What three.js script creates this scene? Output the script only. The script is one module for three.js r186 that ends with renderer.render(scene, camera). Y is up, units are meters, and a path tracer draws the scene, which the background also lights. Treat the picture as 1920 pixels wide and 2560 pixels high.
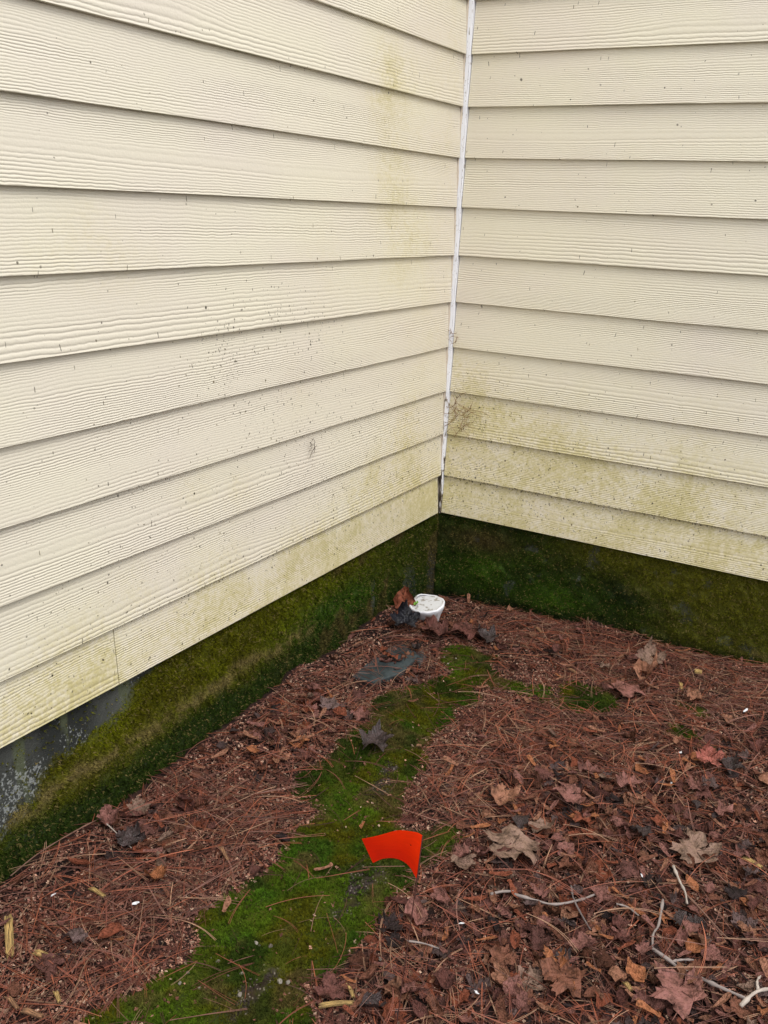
import * as THREE from 'three';
import { mergeGeometries } from 'three/addons/utils/BufferGeometryUtils.js';

// ---------------------------------------------------------------- camera, sky, sun, exposure
const scene = new THREE.Scene();
const camera = new THREE.PerspectiveCamera(2 * Math.atan(1280 / 2357.16) * 180 / Math.PI, 0.75, 0.05, 200);
camera.position.set(1.68024, 1.23453, 3.42694);          // y = 0 is the lower edge of the siding, the two walls meet at x = z = 0
camera.rotation.set(-0.31216, 0.51763, 0.04164, 'YXZ');
scene.add(camera);
const renderer = new THREE.WebGLRenderer({ antialias: true });
renderer.toneMapping = THREE.LinearToneMapping;
renderer.toneMappingExposure = 1.2;
renderer.shadowMap.enabled = true;
{ // overcast sky: one pale sheet of cloud, brighter overhead
  const W = 64, H = 32, a = new Float32Array(W * H * 4);
  for (let j = 0; j < H; j++) for (let i = 0; i < W; i++) {
    const el = Math.sin(((j + 0.5) / H - 0.5) * Math.PI), up = Math.max(0, el);
    const L = 1.32 * (0.62 + 0.5 * up), k = (j * W + i) * 4;
    a[k] = L * 0.985; a[k + 1] = L * 1.0; a[k + 2] = L * 1.045; a[k + 3] = 1;
  }
  const t = new THREE.DataTexture(a, W, H, THREE.RGBAFormat, THREE.FloatType);
  t.mapping = THREE.EquirectangularReflectionMapping; t.magFilter = THREE.LinearFilter; t.minFilter = THREE.LinearFilter; t.needsUpdate = true;
  scene.background = t; scene.environment = t;
}
const sun = new THREE.DirectionalLight(new THREE.Color(1, 0.97, 0.92), 1.5);
sun.position.set(5.2, 7.5, 3.4); sun.target.position.set(0.6, -0.2, 1.0); sun.castShadow = true; sun.shadow.radius = 45;
Object.assign(sun.shadow.camera, { left: -4, right: 4, top: 4, bottom: -4, near: 1, far: 20 }); sun.shadow.mapSize.set(2048, 2048);
scene.add(sun, sun.target);

// ---------------------------------------------------------------- helpers
const T = {"CAM":[1.68024,1.23453,3.42694,0.51763,-0.31216,0.04164,2.35716,0.01466],"MOSS":[[[0.455,2.45],[0.424,2.36],[0.46,2.263],[0.52,2.154],[0.437,2.027],[0.441,1.929],[0.466,1.831],[0.428,1.702],[0.454,1.565],[0.33,1.501],[0.332,1.359],[0.353,1.25],[0.325,1.109],[0.287,0.926],[0.343,0.798],[0.398,0.692],[0.499,0.637],[0.541,0.764],[0.562,0.93],[0.556,1.099],[0.609,1.244],[0.636,1.364],[0.635,1.443],[0.676,1.514],[0.762,1.504],[0.812,1.56],[0.83,1.694],[0.822,1.795],[0.802,1.948],[0.8,2.075],[0.857,2.193]],[[0.298,0.515],[0.357,0.417],[0.475,0.442],[0.533,0.532],[0.651,0.577],[0.76,0.547],[0.781,0.646],[0.649,0.655],[0.5,0.677],[0.375,0.648]],[[0.805,0.666],[0.801,0.541],[0.805,0.434],[0.899,0.461],[0.969,0.5],[0.993,0.602],[0.916,0.659]],[[1.131,0.6],[1.219,0.595],[1.342,0.627],[1.338,0.674],[1.22,0.656]],[[1.164,0.429],[1.208,0.42],[1.298,0.418],[1.288,0.474],[1.192,0.481]],[[0.749,1.465],[0.821,1.442],[0.841,1.497],[0.812,1.56]]],"BARE":[[[0.665,2.249],[0.635,2.151],[0.66,2.104],[0.744,2.081],[0.724,2.154],[0.719,2.241]],[[0.477,1.277],[0.499,1.232],[0.558,1.279],[0.592,1.446],[0.549,1.475]],[[0.288,0.68],[0.345,0.587],[0.431,0.646],[0.374,0.752]],[[0.651,1.73],[0.731,1.636],[0.785,1.684],[0.75,1.824],[0.701,1.91]]],"PILE":[[1.081,1.018,0.25,0.8],[1.257,1.376,0.35,1.2],[1.446,1.446,0.35,1.4],[1.147,1.725,0.3,1],[1.072,1.931,0.25,1],[1.282,1.796,0.35,1.3],[1.538,1.632,0.3,1.2],[0.17,1.252,0.12,3.2],[0.175,1.404,0.11,2.2],[0.195,0.335,0.13,1.3],[0.092,1.902,0.09,2.2],[0.184,1.931,0.1,1.6],[1.445,0.735,0.2,1],[1.283,1.018,0.3,0.9],[0.281,2.332,0.12,0.5],[0.81,0.962,0.15,0.4],[0.244,0.722,0.1,0.6],[0.759,0.304,0.3,0.25]],"NEED":[[0.489,0.087,0.3,1.2],[0.981,0.169,0.3,1.5],[1.241,0.218,0.3,1.5],[0.814,0.896,0.3,1.2],[1.049,0.683,0.3,1.1],[0.738,1.242,0.18,1.2],[0.211,1.18,0.2,1.2],[0.235,1.716,0.2,1.5],[0.273,1.872,0.2,1.5],[0.287,2.161,0.2,0.9],[0.356,2.36,0.25,0.8],[0.885,2.005,0.2,1],[0.897,1.57,0.15,0.7],[1.364,1.088,0.4,0.6],[1.282,1.638,0.5,0.5],[0.25,0.628,0.2,0.9]],"LEAF":[[0,0.118,0.489,0.139,40,0.7,"black",1.5,"black wet leaf slumped beside the white pipe stub"],[2,0.053,0.366,0.112,10,1.2,"rust",0.9,"rusty brown leaf propped upright against the white pipe stub"],[0,0.994,0.209,0.125,30,0.6,"pale",0.9,"pale tan leaf with a dark hole raised above the pine needles"],[1,1.013,0.358,0.113,-30,0.15,"tan",2.2,"narrow tan leaf rolled into a tube near the holed leaf"],[0,1.321,0.758,0.103,30,0.55,"pink",1.4,"crinkled reddish pink leaf standing out of the needles"],[0,1.384,0.738,0.097,-20,0.2,"dark",1.0,"dark grey brown leaf folded next to the crinkled reddish leaf"],[0,0.432,1.228,0.129,20,0.1,"dark",0.5,"dark slate brown lobed leaf lying alone on the moss strip"],[0,0.204,1.151,0.091,80,0.3,"grey",0.6,"grey purple lobed leaf at the edge of the leaf heap by the foundation"],[0,0.308,1.117,0.071,40,0.2,"mauve",0.6,"small pinkish lobed leaf lying beside the moss strip"],[0,0.976,1.452,0.187,170,0.05,"pale",0.15,"large pale greyish tan maple leaf pressed flat on the ground"],[0,0.902,1.574,0.091,250,0.12,"pale",0.5,"pale tan torn leaf with a curled margin beside the large flat leaf"],[0,1.019,1.151,0.125,120,0.15,"mauve",0.5,"broad mauve maple leaf overlapping a tan leaf"],[0,0.878,1.253,0.113,-40,0.2,"tan",0.6,"tan maple leaf with pointed lobes under the broad mauve leaf"],[2,1.005,1.324,0.067,-70,0.2,"pale",0.4,"pale pointed leaf standing among dark leaves"],[0,1.389,1.202,0.157,30,0.1,"pale",0.3,"large pale brown leaf with ribbed surface under a grey twig"],[0,1.559,1.415,0.08,200,0.1,"tan",0.4,"tan maple leaf with toothed edge above the long twig"],[0,1.238,1.496,0.06,10,0.15,"mauve",0.4,"small mauve leaf with lobes behind the bent grey twig"],[0,1.241,1.799,0.13,100,0.15,"brown",0.5,"large brown maple leaf with long pointed lobes"],[0,1.464,1.694,0.146,60,0.08,"mauve",0.3,"large dull mauve leaf under the long grey branch"],[2,1.339,1.716,0.054,210,0.2,"tan",0.4,"tan triangular birch leaf with a toothed edge"],[2,1.375,1.693,0.054,60,0.3,"orange",0.6,"orange brown narrow oval leaf next to the triangular leaf"],[0,1.42,1.478,0.066,30,0.2,"dark",0.5,"dark blue grey leaf lying beside a yellow wood chip"],[0,1.248,1.207,0.08,190,0.3,"dark",0.8,"dark crumpled leaf in the thick of the leaf pile"],[0,1.534,1.199,0.071,190,0.2,"dark",0.5,"dark grey leaf at the edge of the pile by the pale splinter"],[0,0.983,0.477,0.152,190,0.08,"mauve",0.2,"flat mauve leaf sprinkled with husks beside the bright moss patch"],[0,1.194,0.396,0.082,100,0.3,"tan",1.0,"light brown shrivelled leaf beside a white fragment"],[0,0.282,2.28,0.067,150,0.3,"grey",0.9,"grey brown crumpled leaf among the wood chips"],[1,0.886,1.8,0.075,30,0.2,"mauve",1.8,"mauve rolled leaf beside the wire of the marker flag"],[0,0.201,0.74,0.072,190,0.4,"rust",0.8,"rusty red leaf lying on the slate stone"],[0,0.233,0.457,0.146,60,0.1,"plum",0.9,"plum brown wet leaf lying in front of the white pipe stub"],[0,0.328,0.389,0.146,150,0.2,"plum",0.7,"plum brown wet leaf between the pipe stub and the moss"],[0,0.405,0.352,0.108,80,0.25,"dark",0.7,"dark ribbed leaf at the end of the wet leaves by the pipe stub"],[0,0.143,1.962,0.093,20,0.3,"dark",0.8,"dark grey leaf heaped near the mossy foundation"],[0,0.038,1.944,0.074,60,0.6,"mauve",1.2,"mauve leaf leaning up against the mossy foundation"]],"TWIG":[[[[1.004,1.645],[1.024,1.625],[1.048,1.606]],0.0045,"grey","short pale grey twig piece lying at the end of a longer twig"],[[[1.056,1.615],[1.099,1.606],[1.143,1.589],[1.19,1.55],[1.216,1.51],[1.237,1.465]],0.004,"grey","long pale grey twig bowed across the leaf pile"],[[[1.159,1.507],[1.18,1.547],[1.206,1.578],[1.247,1.625]],0.003,"dark","thin bent grey twig crossing the bowed twig"],[[[1.355,1.293],[1.386,1.347],[1.402,1.37],[1.417,1.41]],0.0045,"pale","pale barkless twig pointing into the leaf pile"],[[[1.364,1.425],[1.371,1.471],[1.376,1.522],[1.376,1.559],[1.385,1.6]],0.004,"grey","grey twig with a kink partly under a dark leaf"],[[[1.386,1.604],[1.43,1.621],[1.457,1.631],[1.492,1.632],[1.544,1.636],[1.596,1.638]],0.0055,"grey","long forked grey branch lying across the leaves"],[[[1.589,1.662],[1.61,1.609],[1.637,1.576],[1.67,1.553]],0.0055,"pale","pale grey branch tip with an upright side shoot"],[[[1.274,1.505],[1.299,1.505],[1.329,1.513]],0.003,"grey","short dark grey twig beside the small mauve leaf"],[[[0.908,1.882],[0.945,1.87],[0.979,1.862]],0.003,"grey","short grey twig beside the wire of the marker flag"],[[[1.405,1.376],[1.453,1.418],[1.508,1.46],[1.545,1.487]],0.003,"tan","thin brown stick lying between dark leaves"],[[[0.015,1.949],[0.077,1.967],[0.165,1.985]],0.0025,"pale","straight pale stick leaning from the foundation edge over leaves"],[[[0.021,1.955],[0.02,2.023],[0.009,2.141],[0.005,2.221]],0.0022,"tan","long thin brown stem lying along the foot of the foundation"]],"FORK":[[[1.432,1.621],[1.451,1.603],[1.472,1.588]],[[1.614,1.601],[1.605,1.576],[1.61,1.552]]],"CHIP":[[[0.111,2.315],[0.199,2.382],0.018,"y","long yellow splintered wood chip with frayed ends near the foundation"],[[0.238,2.348],[0.281,2.341],0.014,"y","short yellow wood chip beside the long splintered one"],[[0.184,2.139],[0.23,2.142],0.011,"y","yellow brown wood chip among needles by the foundation"],[[0.34,1.848],[0.388,1.878],0.01,"t","tan oval bark chip on the needles beside the moss"],[[0.842,2.136],[0.892,2.093],0.012,"y","long tan wood splinter at the border of moss and needles"],[[0.859,2.054],[0.885,2.076],0.01,"y","small upright yellow wood chip by the moss border"],[[1.425,1.486],[1.45,1.497],0.014,"y","bright yellow wood chip beside a dark blue grey leaf"],[[1.437,1.689],[1.466,1.701],0.012,"y","yellow wood chip lying by the long forked branch"],[[1.153,0.192],[1.176,0.185],0.022,"y","square yellow wood chip in needles by the right foundation"],[[1.13,0.301],[1.146,0.344],0.012,"y","small yellow wood chip below the square one"],[[1.5,1.14],[1.545,1.153],0.014,"y","pale yellow splinter at the edge of a dark leaf"],[[0.343,2.467],[0.385,2.457],0.012,"t","tan stubby wood chip among husks"],[[0.537,1.158],[0.551,1.153],0.01,"t","tan chip resting on the needles by the moss"],[[0.287,2.461],[0.329,2.47],0.01,"t","tan rounded bark piece near the frame of the foundation"],[[0.361,2.401],[0.388,2.414],0.01,"y","little yellow chip standing among husks"],[[1.359,1.723],[1.377,1.738],0.012,"y","broken yellow chip under the orange oval leaf"],[[0.753,0.4],[0.788,0.413],0.014,"t","tan chip below the right foundation"],[[0.527,0.144],[0.56,0.175],0.014,"t","orange brown chip lying beside the right foundation"]],"WHITE":[[[0.308,2.114],0.012,"thin white plastic sliver on the needles left of the moss strip"],[[0.134,2.207],0.01,"tiny white fragment near the mossy foundation"],[[1.363,0.379],0.016,"flat white fragment by the light brown shrivelled leaf"],[[1.255,0.917],0.011,"white fragment in needles below the crinkled reddish leaf"],[[1.237,0.741],0.013,"greyish white fragment in front of the crinkled reddish leaf"],[[0.984,1.76],0.01,"white crumb in the leaf pile right of the marker flag"],[[1.097,1.92],0.009,"white crumb beside rolled brown leaves"],[[1.294,1.359],0.009,"white crumb under the pale barkless twig"]],"PEB":[[0.647,2.147],[0.672,2.151],[0.575,2.14],[0.555,2.139],[0.619,2.159],[0.732,2.125],[0.748,2.118],[0.65,2.05],[0.618,2.06],[0.624,2.056],[0.547,2.205],[0.374,0.551],[0.327,0.621],[0.352,0.637],[0.368,0.605],[0.35,0.711],[0.287,0.639],[0.337,0.575],[0.301,0.587],[0.419,1.296],[0.59,2.217],[0.547,2.231],[0.42,1.104],[0.872,1.942],[0.681,2.196]],"SLATE":[[[0.159,0.916],[0.147,0.775],[0.15,0.623],[0.166,0.595],[0.216,0.602],[0.256,0.649],[0.268,0.785],[0.225,0.904]],[[0.238,0.627],[0.249,0.585],[0.282,0.624],[0.288,0.687]]],"FLAG":[[[1.042,0.148,2.114],[1.039,0.055,2.12]],[[1.03,0.157,2.124],[1.015,0.068,2.111]],[[1.008,0.158,2.135],[0.989,0.075,2.113]],[[0.978,0.147,2.151],[0.968,0.069,2.119]],[[0.941,0.128,2.161],[0.944,0.051,2.121]]],"H":{"pipe":[0.156,-0.325,0.345],"seed":[0.113,-0.321,0.349],"foot":[1.014,-0.358,2.13]},"VIEW":[[0.339,2.576],[1.7,1.711],[1.433,-0.179],[0.129,0.013],[-0.116,0.242],[-0.014,2.307]],"STL":[[0.561,1.616,0.14,0.9],[0.538,1.335,0.12,0.7],[0.916,1.075,0.2,0.35],[1.853,1.127,0.12,0.55],[2.033,1.111,0.08,0.3],[1.666,1.049,0.1,0.3],[0.424,1.126,0.15,0.6],[0.742,0.832,0.2,0.25],[1.056,0.661,0.12,0.35],[1.533,0.474,0.09,0.55],[1.332,0.426,0.07,0.6],[0.322,0.427,0.12,0.7],[0.517,0.251,0.15,0.7],[0.705,0.156,0.15,0.7],[1.02,0.128,0.12,0.7],[1.441,0.213,0.1,0.5],[1.244,-0.007,0.15,0.7],[0.908,0.043,0.12,0.8],[1.756,0.274,0.08,0.4],[1.547,0.046,0.15,0.5],[1.975,0.073,0.15,0.6],[2.133,0.046,0.2,0.5],[0.139,0.143,0.1,0.8],[0.288,0.083,0.12,0.8]],"STR":[[0.066,0.626,0.1,0.5],[0.141,0.448,0.12,0.6],[0.249,0.369,0.15,0.5],[0.072,0.243,0.15,0.7],[0.205,0.148,0.2,0.7],[0.412,0.109,0.2,0.7],[0.607,0.09,0.2,0.6],[0.796,0.054,0.2,0.5],[0.972,0.055,0.15,0.5],[1.191,0.049,0.15,0.4],[0.77,0.271,0.2,0.35],[1.028,0.265,0.2,0.3],[0.489,0.314,0.2,0.4]],"SPL":[[1.388,0.826,0.1,90],[1.154,0.909,0.09,50],[0.907,0.818,0.12,60],[1.243,0.633,0.14,60],[1.03,0.598,0.12,60],[0.893,0.418,0.18,70],[0.599,0.476,0.15,60],[0.252,0.469,0.12,50],[0.407,0.169,0.15,120],[0.226,0.221,0.1,80],[0.081,0.345,0.05,40],[0.739,0.217,0.15,50],[1.738,0.596,0.3,40],[1.911,0.337,0.3,50],[1.376,0.309,0.3,60]],"SPR":[[0.098,0.461,0.1,120],[0.188,0.359,0.15,80],[0.1,0.148,0.12,120],[0.31,0.128,0.2,90],[0.485,0.35,0.2,60],[0.671,0.344,0.25,50],[0.937,0.319,0.3,50],[0.607,0.09,0.2,70],[0.885,0.054,0.25,60],[1.118,0.212,0.3,40]],"HAIR":{"a":[0.066,0.44,0.0],"b":[0.0,0.492,0.977],"c":[-0.001,0.759,0.0]}};
let seed0 = 1234567;
function rng(s) { let a = s >>> 0; return () => { a = (a + 0x6D2B79F5) | 0; let t = Math.imul(a ^ (a >>> 15), 1 | a); t = (t + Math.imul(t ^ (t >>> 7), 61 | t)) ^ t; return ((t ^ (t >>> 14)) >>> 0) / 4294967296; }; }
const PERM = new Uint8Array(1024), GRD = new Float32Array(1024);
{ const r = rng(77); const p = [...Array(256).keys()]; for (let i = 255; i > 0; i--) { const j = (r() * (i + 1)) | 0; [p[i], p[j]] = [p[j], p[i]]; } for (let i = 0; i < 1024; i++) { PERM[i] = p[i & 255]; } for (let i = 0; i < 1024; i++) GRD[i] = r() * 2 - 1; }
function noise(x, y, s = 0) { // value noise, -1..1
  const xi = Math.floor(x), yi = Math.floor(y), fx = x - xi, fy = y - yi;
  const u = fx * fx * (3 - 2 * fx), v = fy * fy * (3 - 2 * fy);
  const A = PERM[(xi + s * 37) & 255], B = PERM[(xi + 1 + s * 37) & 255], yj = yi & 255, yk = (yi + 1) & 255;
  const a = GRD[A + yj], b = GRD[B + yj], c = GRD[A + yk], d = GRD[B + yk];
  return a + (b - a) * u + (c - a + (a - b - c + d) * u) * v;
}
function fbm(x, y, o = 4, s = 0) { let v = 0, k = 0.5; for (let i = 0; i < o; i++) { v += k * noise(x, y, s + i); x *= 2.03; y *= 2.03; k *= 0.5; } return v; }
const clamp = (x, a = 0, b = 1) => Math.min(b, Math.max(a, x));
const sstep = (a, b, x) => { const t = clamp((x - a) / (b - a)); return t * t * (3 - 2 * t); };
const mix = (a, b, t) => a + (b - a) * t;
const mix3 = (a, b, t) => [mix(a[0], b[0], t), mix(a[1], b[1], t), mix(a[2], b[2], t)];
const lin = (r, g, b) => { const c = new THREE.Color().setRGB(r / 255, g / 255, b / 255, THREE.SRGBColorSpace); return [c.r, c.g, c.b]; };
const s8 = (x) => { x = clamp(x); return 255 * (x <= 0.0031308 ? 12.92 * x : 1.055 * Math.pow(x, 1 / 2.4) - 0.055); };
const S8 = new Uint8Array(4097); for (let i = 0; i <= 4096; i++) S8[i] = Math.round(s8(i / 4096));
const names = {};
function named(n) { const k = names[n] = (names[n] ?? -1) + 1; return k ? n + '_' + String(k).padStart(3, '0') : n; }
function shadow(o) { o.traverse((m) => { if (m.isMesh) { m.castShadow = true; m.receiveShadow = true; } }); return o; }
function tag(o, label, category, group, kind) { o.userData.label = label; if (category) o.userData.category = category; if (group) o.userData.group = group; o.userData.kind = kind ?? 'thing'; return o; }
function top(o, name) { o.name = named(name); scene.add(o); shadow(o); return o; }
function tex(w, h, fn, srgb = true, wrap = THREE.MirroredRepeatWrapping) { // fn(i, j) -> [r, g, b] linear
  const a = new Uint8Array(w * h * 4);
  for (let j = 0; j < h; j++) for (let i = 0; i < w; i++) {
    const c = fn(i, j), k = (j * w + i) * 4;
    for (let q = 0; q < 3; q++) { const v = clamp(c[q]); a[k + q] = srgb ? S8[(v * 4096) | 0] : (v * 255) | 0; }
    a[k + 3] = 255;
  }
  return texOf(a, w, h, srgb, wrap);
}
function texOf(a, w, h, srgb, wrap = THREE.MirroredRepeatWrapping) {
  const t = new THREE.DataTexture(a, w, h, THREE.RGBAFormat); t.magFilter = THREE.LinearFilter; t.minFilter = THREE.LinearMipmapLinearFilter; t.generateMipmaps = true;
  t.wrapS = t.wrapT = wrap; if (srgb) t.colorSpace = THREE.SRGBColorSpace; t.needsUpdate = true; return t;
}
const std = (o) => new THREE.MeshStandardMaterial({ roughness: 0.8, side: THREE.DoubleSide, ...o });
const matte = (o) => new THREE.MeshPhysicalMaterial({ roughness: 0.85, specularIntensity: 0.2, side: THREE.DoubleSide, ...o });   // dull organic stuff
const col = (c) => new THREE.Color().setRGB(c[0], c[1], c[2]);

// ---------------------------------------------------------------- maps of the place (metres): moss, bare grit
function inside(p, x, z) { let c = false; for (let i = 0, j = p.length - 1; i < p.length; j = i++) if ((p[i][1] > z) !== (p[j][1] > z) && x < (p[j][0] - p[i][0]) * (z - p[i][1]) / (p[j][1] - p[i][1]) + p[i][0]) c = !c; return c; }
const FN = 420, FX = 2.8, FZ = 2.9, FO = -0.1;   // field over x, z from FO
function field(polys, wob) {
  let f = new Float32Array(FN * FN);
  for (let j = 0; j < FN; j++) for (let i = 0; i < FN; i++) {
    const x = FO + (i + 0.5) / FN * FX, z = FO + (j + 0.5) / FN * FZ;
    const X = x + wob * fbm(x * 9, z * 9, 4, 3), Z = z + wob * fbm(x * 9 + 7, z * 9 + 3, 4, 9);
    f[j * FN + i] = polys.some((p) => inside(p, X, Z)) ? 1 : 0;
  }
  for (let pass = 0; pass < 2; pass++) { const g = new Float32Array(FN * FN); for (let j = 2; j < FN - 2; j++) for (let i = 2; i < FN - 2; i++) { let s = 0; for (let b = -2; b <= 2; b++) for (let a = -2; a <= 2; a++) s += f[(j + b) * FN + i + a]; g[j * FN + i] = s / 25; } f = g; }
  return (x, z) => { const u = (x - FO) / FX * FN - 0.5, v = (z - FO) / FZ * FN - 0.5, i = Math.floor(u), j = Math.floor(v); if (i < 0 || j < 0 || i >= FN - 1 || j >= FN - 1) return 0; const a = u - i, b = v - j, k = j * FN + i; return mix(mix(f[k], f[k + 1], a), mix(f[k + FN], f[k + FN + 1], a), b); };
}
const mossAt = field(T.MOSS, 0.07), bareAt = field(T.BARE, 0.05);
const FND = -0.022;                                  // foundation face, set back behind the siding
function groundMacro(x, z) {
  let y = -0.358;
  y += 0.045 * Math.exp(-((x / 0.28) ** 2)) / (1 + Math.exp((z - 1.6) / 0.1)) / (1 + Math.exp(-(z - 0.2) / 0.07));
  y += 0.04 * clamp(x / 1.5) * Math.exp(-((z / 0.7) ** 2));
  return y;
}
function groundY(x, z) { return groundMacro(x, z) + 0.05 * Math.max(-0.1, fbm(x * 7 + 3, z * 7, 3, 25)) * Math.exp(-((Math.min(Math.max(x, 0), Math.max(z, 0)) / 0.1) ** 2)) + 0.012 * fbm(x * 3.2, z * 3.2, 3, 5) + 0.006 * fbm(x * 17, z * 17, 2, 11) + mossAt(x, z) * (0.006 + 0.014 * fbm(x * 18, z * 18, 3, 21) + 0.006 * noise(x * 70, z * 70, 23)); }
function blobs(list, x, z) { let s = 0; for (const [a, b, r, w] of list) s += w * Math.exp(-((x - a) ** 2 + (z - b) ** 2) / (r * r)); return s; }
function inView(x, z) { return inside(T.VIEW, x, z) && x > 0.0 && z > 0.0; }

// ---------------------------------------------------------------- ground: one sheet out to the horizon
{
  const xs = [], zs = [];
  const axis = (arr, a, b, n) => { for (const v of [-60, -25, -10, -4, -1.5, -0.6]) arr.push(v); for (let i = 0; i <= n; i++) arr.push(mix(a, b, i / n)); for (const v of [0.5, 1.5, 4, 10, 25, 60]) arr.push(b + v); };
  axis(xs, -0.1, 2.6, 330); axis(zs, -0.1, 3.7, 400);
  const P = [], U = [], I = [];
  for (const z of zs) for (const x of xs) { P.push(x, groundY(x, z), z); U.push((x - FO) / FX, (z - FO) / FZ); }
  const n = xs.length;
  for (let j = 0; j < zs.length - 1; j++) for (let i = 0; i < n - 1; i++) { const a = j * n + i; I.push(a, a + n, a + 1, a + 1, a + n, a + n + 1); }
  const g = new THREE.BufferGeometry(); g.setAttribute('position', new THREE.Float32BufferAttribute(P, 3)); g.setAttribute('uv', new THREE.Float32BufferAttribute(U, 2)); g.setIndex(I); g.computeVertexNormals();
  const soil = lin(56, 40, 35), soil2 = lin(28, 21, 20), mossDk = lin(38, 50, 14), mossOl = lin(70, 74, 20), grit = lin(66, 58, 54), wht = lin(140, 130, 120);
  const r = rng(5);
  const map = tex(1024, 1024, (i, j) => {
    const x = FO + i / 1024 * FX, z = FO + j / 1024 * FZ;
    let c = mix3(soil2, soil, clamp(0.5 + fbm(x * 25, z * 25, 4, 1) * 1.3 + (r() - 0.5) * 0.5));
    const m = mossAt(x, z) * (1 - 0.6 * bareAt(x, z));
    if (m > 0.01) c = mix3(c, mix3(mossDk, mossOl, clamp(0.45 + fbm(x * 12, z * 12, 4, 2) * 1.4 + (r() - 0.5) * 0.6)), sstep(0.2, 0.7, m + 0.25 * fbm(x * 40, z * 40, 2, 8)));
    const b = bareAt(x, z); if (b > 0.2) { c = mix3(c, mix3(soil2, grit, clamp(0.4 + (r() - 0.5) * 1.4)), b * clamp(0.75 + fbm(x * 50, z * 50, 2, 28) * 1.5)); if (r() < 0.04 * b) c = wht; }
    return c;
  });
  const rb = rng(6), bump = tex(512, 512, () => { const v = rb(); return [v, v, v]; }, false);
  bump.wrapS = bump.wrapT = THREE.RepeatWrapping; bump.repeat.set(2, 2);
  const o = new THREE.Mesh(g, matte({ map, roughness: 0.9, bumpMap: bump, bumpScale: 0.003 }));
  top(o, 'ground'); tag(o, 'dark damp soil under leaf litter and moss', 'ground', null, 'structure');
}

// ---------------------------------------------------------------- siding
const EXPO = 0.178;
const grainTex = [];
for (let q = 0; q < 8; q++) {
  const W = 2048, H = 192, a = new Uint8Array(W * H * 4), r = rng(900 + q), S = 40 + q * 9;
  const sp = 0.0064 + 0.0009 * (q % 4), cy = 0.05 + 0.11 * r(), cw = 0.018 + 0.022 * r();
  for (let j = 0; j < H; j++) for (let i = 0; i < W; i++) {
    const x = i / W * 2.6, y = j / H * 0.21;
    const slow = noise(x * 1.1, 0.5, S) * 0.012 + noise(x * 3.1, 1.5, S + 1) * 0.004;
    const d = slow * (0.5 + 0.5 * noise(0.3, y * 9, S + 2)) + 0.0027 * fbm(x * 16, y * 26, 3, S + 3) + 0.0008 * noise(x * 70, y * 120, S + 4);
    const yy = y + d, heart = Math.exp(-(((yy - cy + 0.02 * noise(x * 0.8, 3.3, S + 5)) / cw) ** 2)) * sstep(-0.2, 0.3, noise(x * 0.9, 7.7, S + 6) + 0.1);
    const ph = yy / sp + 1.5 * noise(x * 0.7, yy * 16, S + 7) - heart * 2.2;
    const fr = ph - Math.floor(ph);
    const groove = Math.exp(-(((fr - 0.5) / 0.17) ** 2)), wave = 0.5 + 0.5 * Math.cos((fr - 0.5) * Math.PI * 2);
    const amp = (0.45 + 0.55 * sstep(-0.4, 0.5, noise(x * 2.3, yy * 34, S + 8))) * (1 - 0.55 * heart);
    const h = clamp(0.82 - amp * (0.42 * groove + 0.3 * wave) + 0.05 * noise(x * 400, y * 600, S + 9) + 0.05 * noise(x * 160, y * 210, S + 10));
    const k = (j * W + i) * 4; a[k] = a[k + 1] = a[k + 2] = (h * 255) | 0; a[k + 3] = 255;
  }
  grainTex.push(texOf(a, W, H, false));
}
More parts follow.
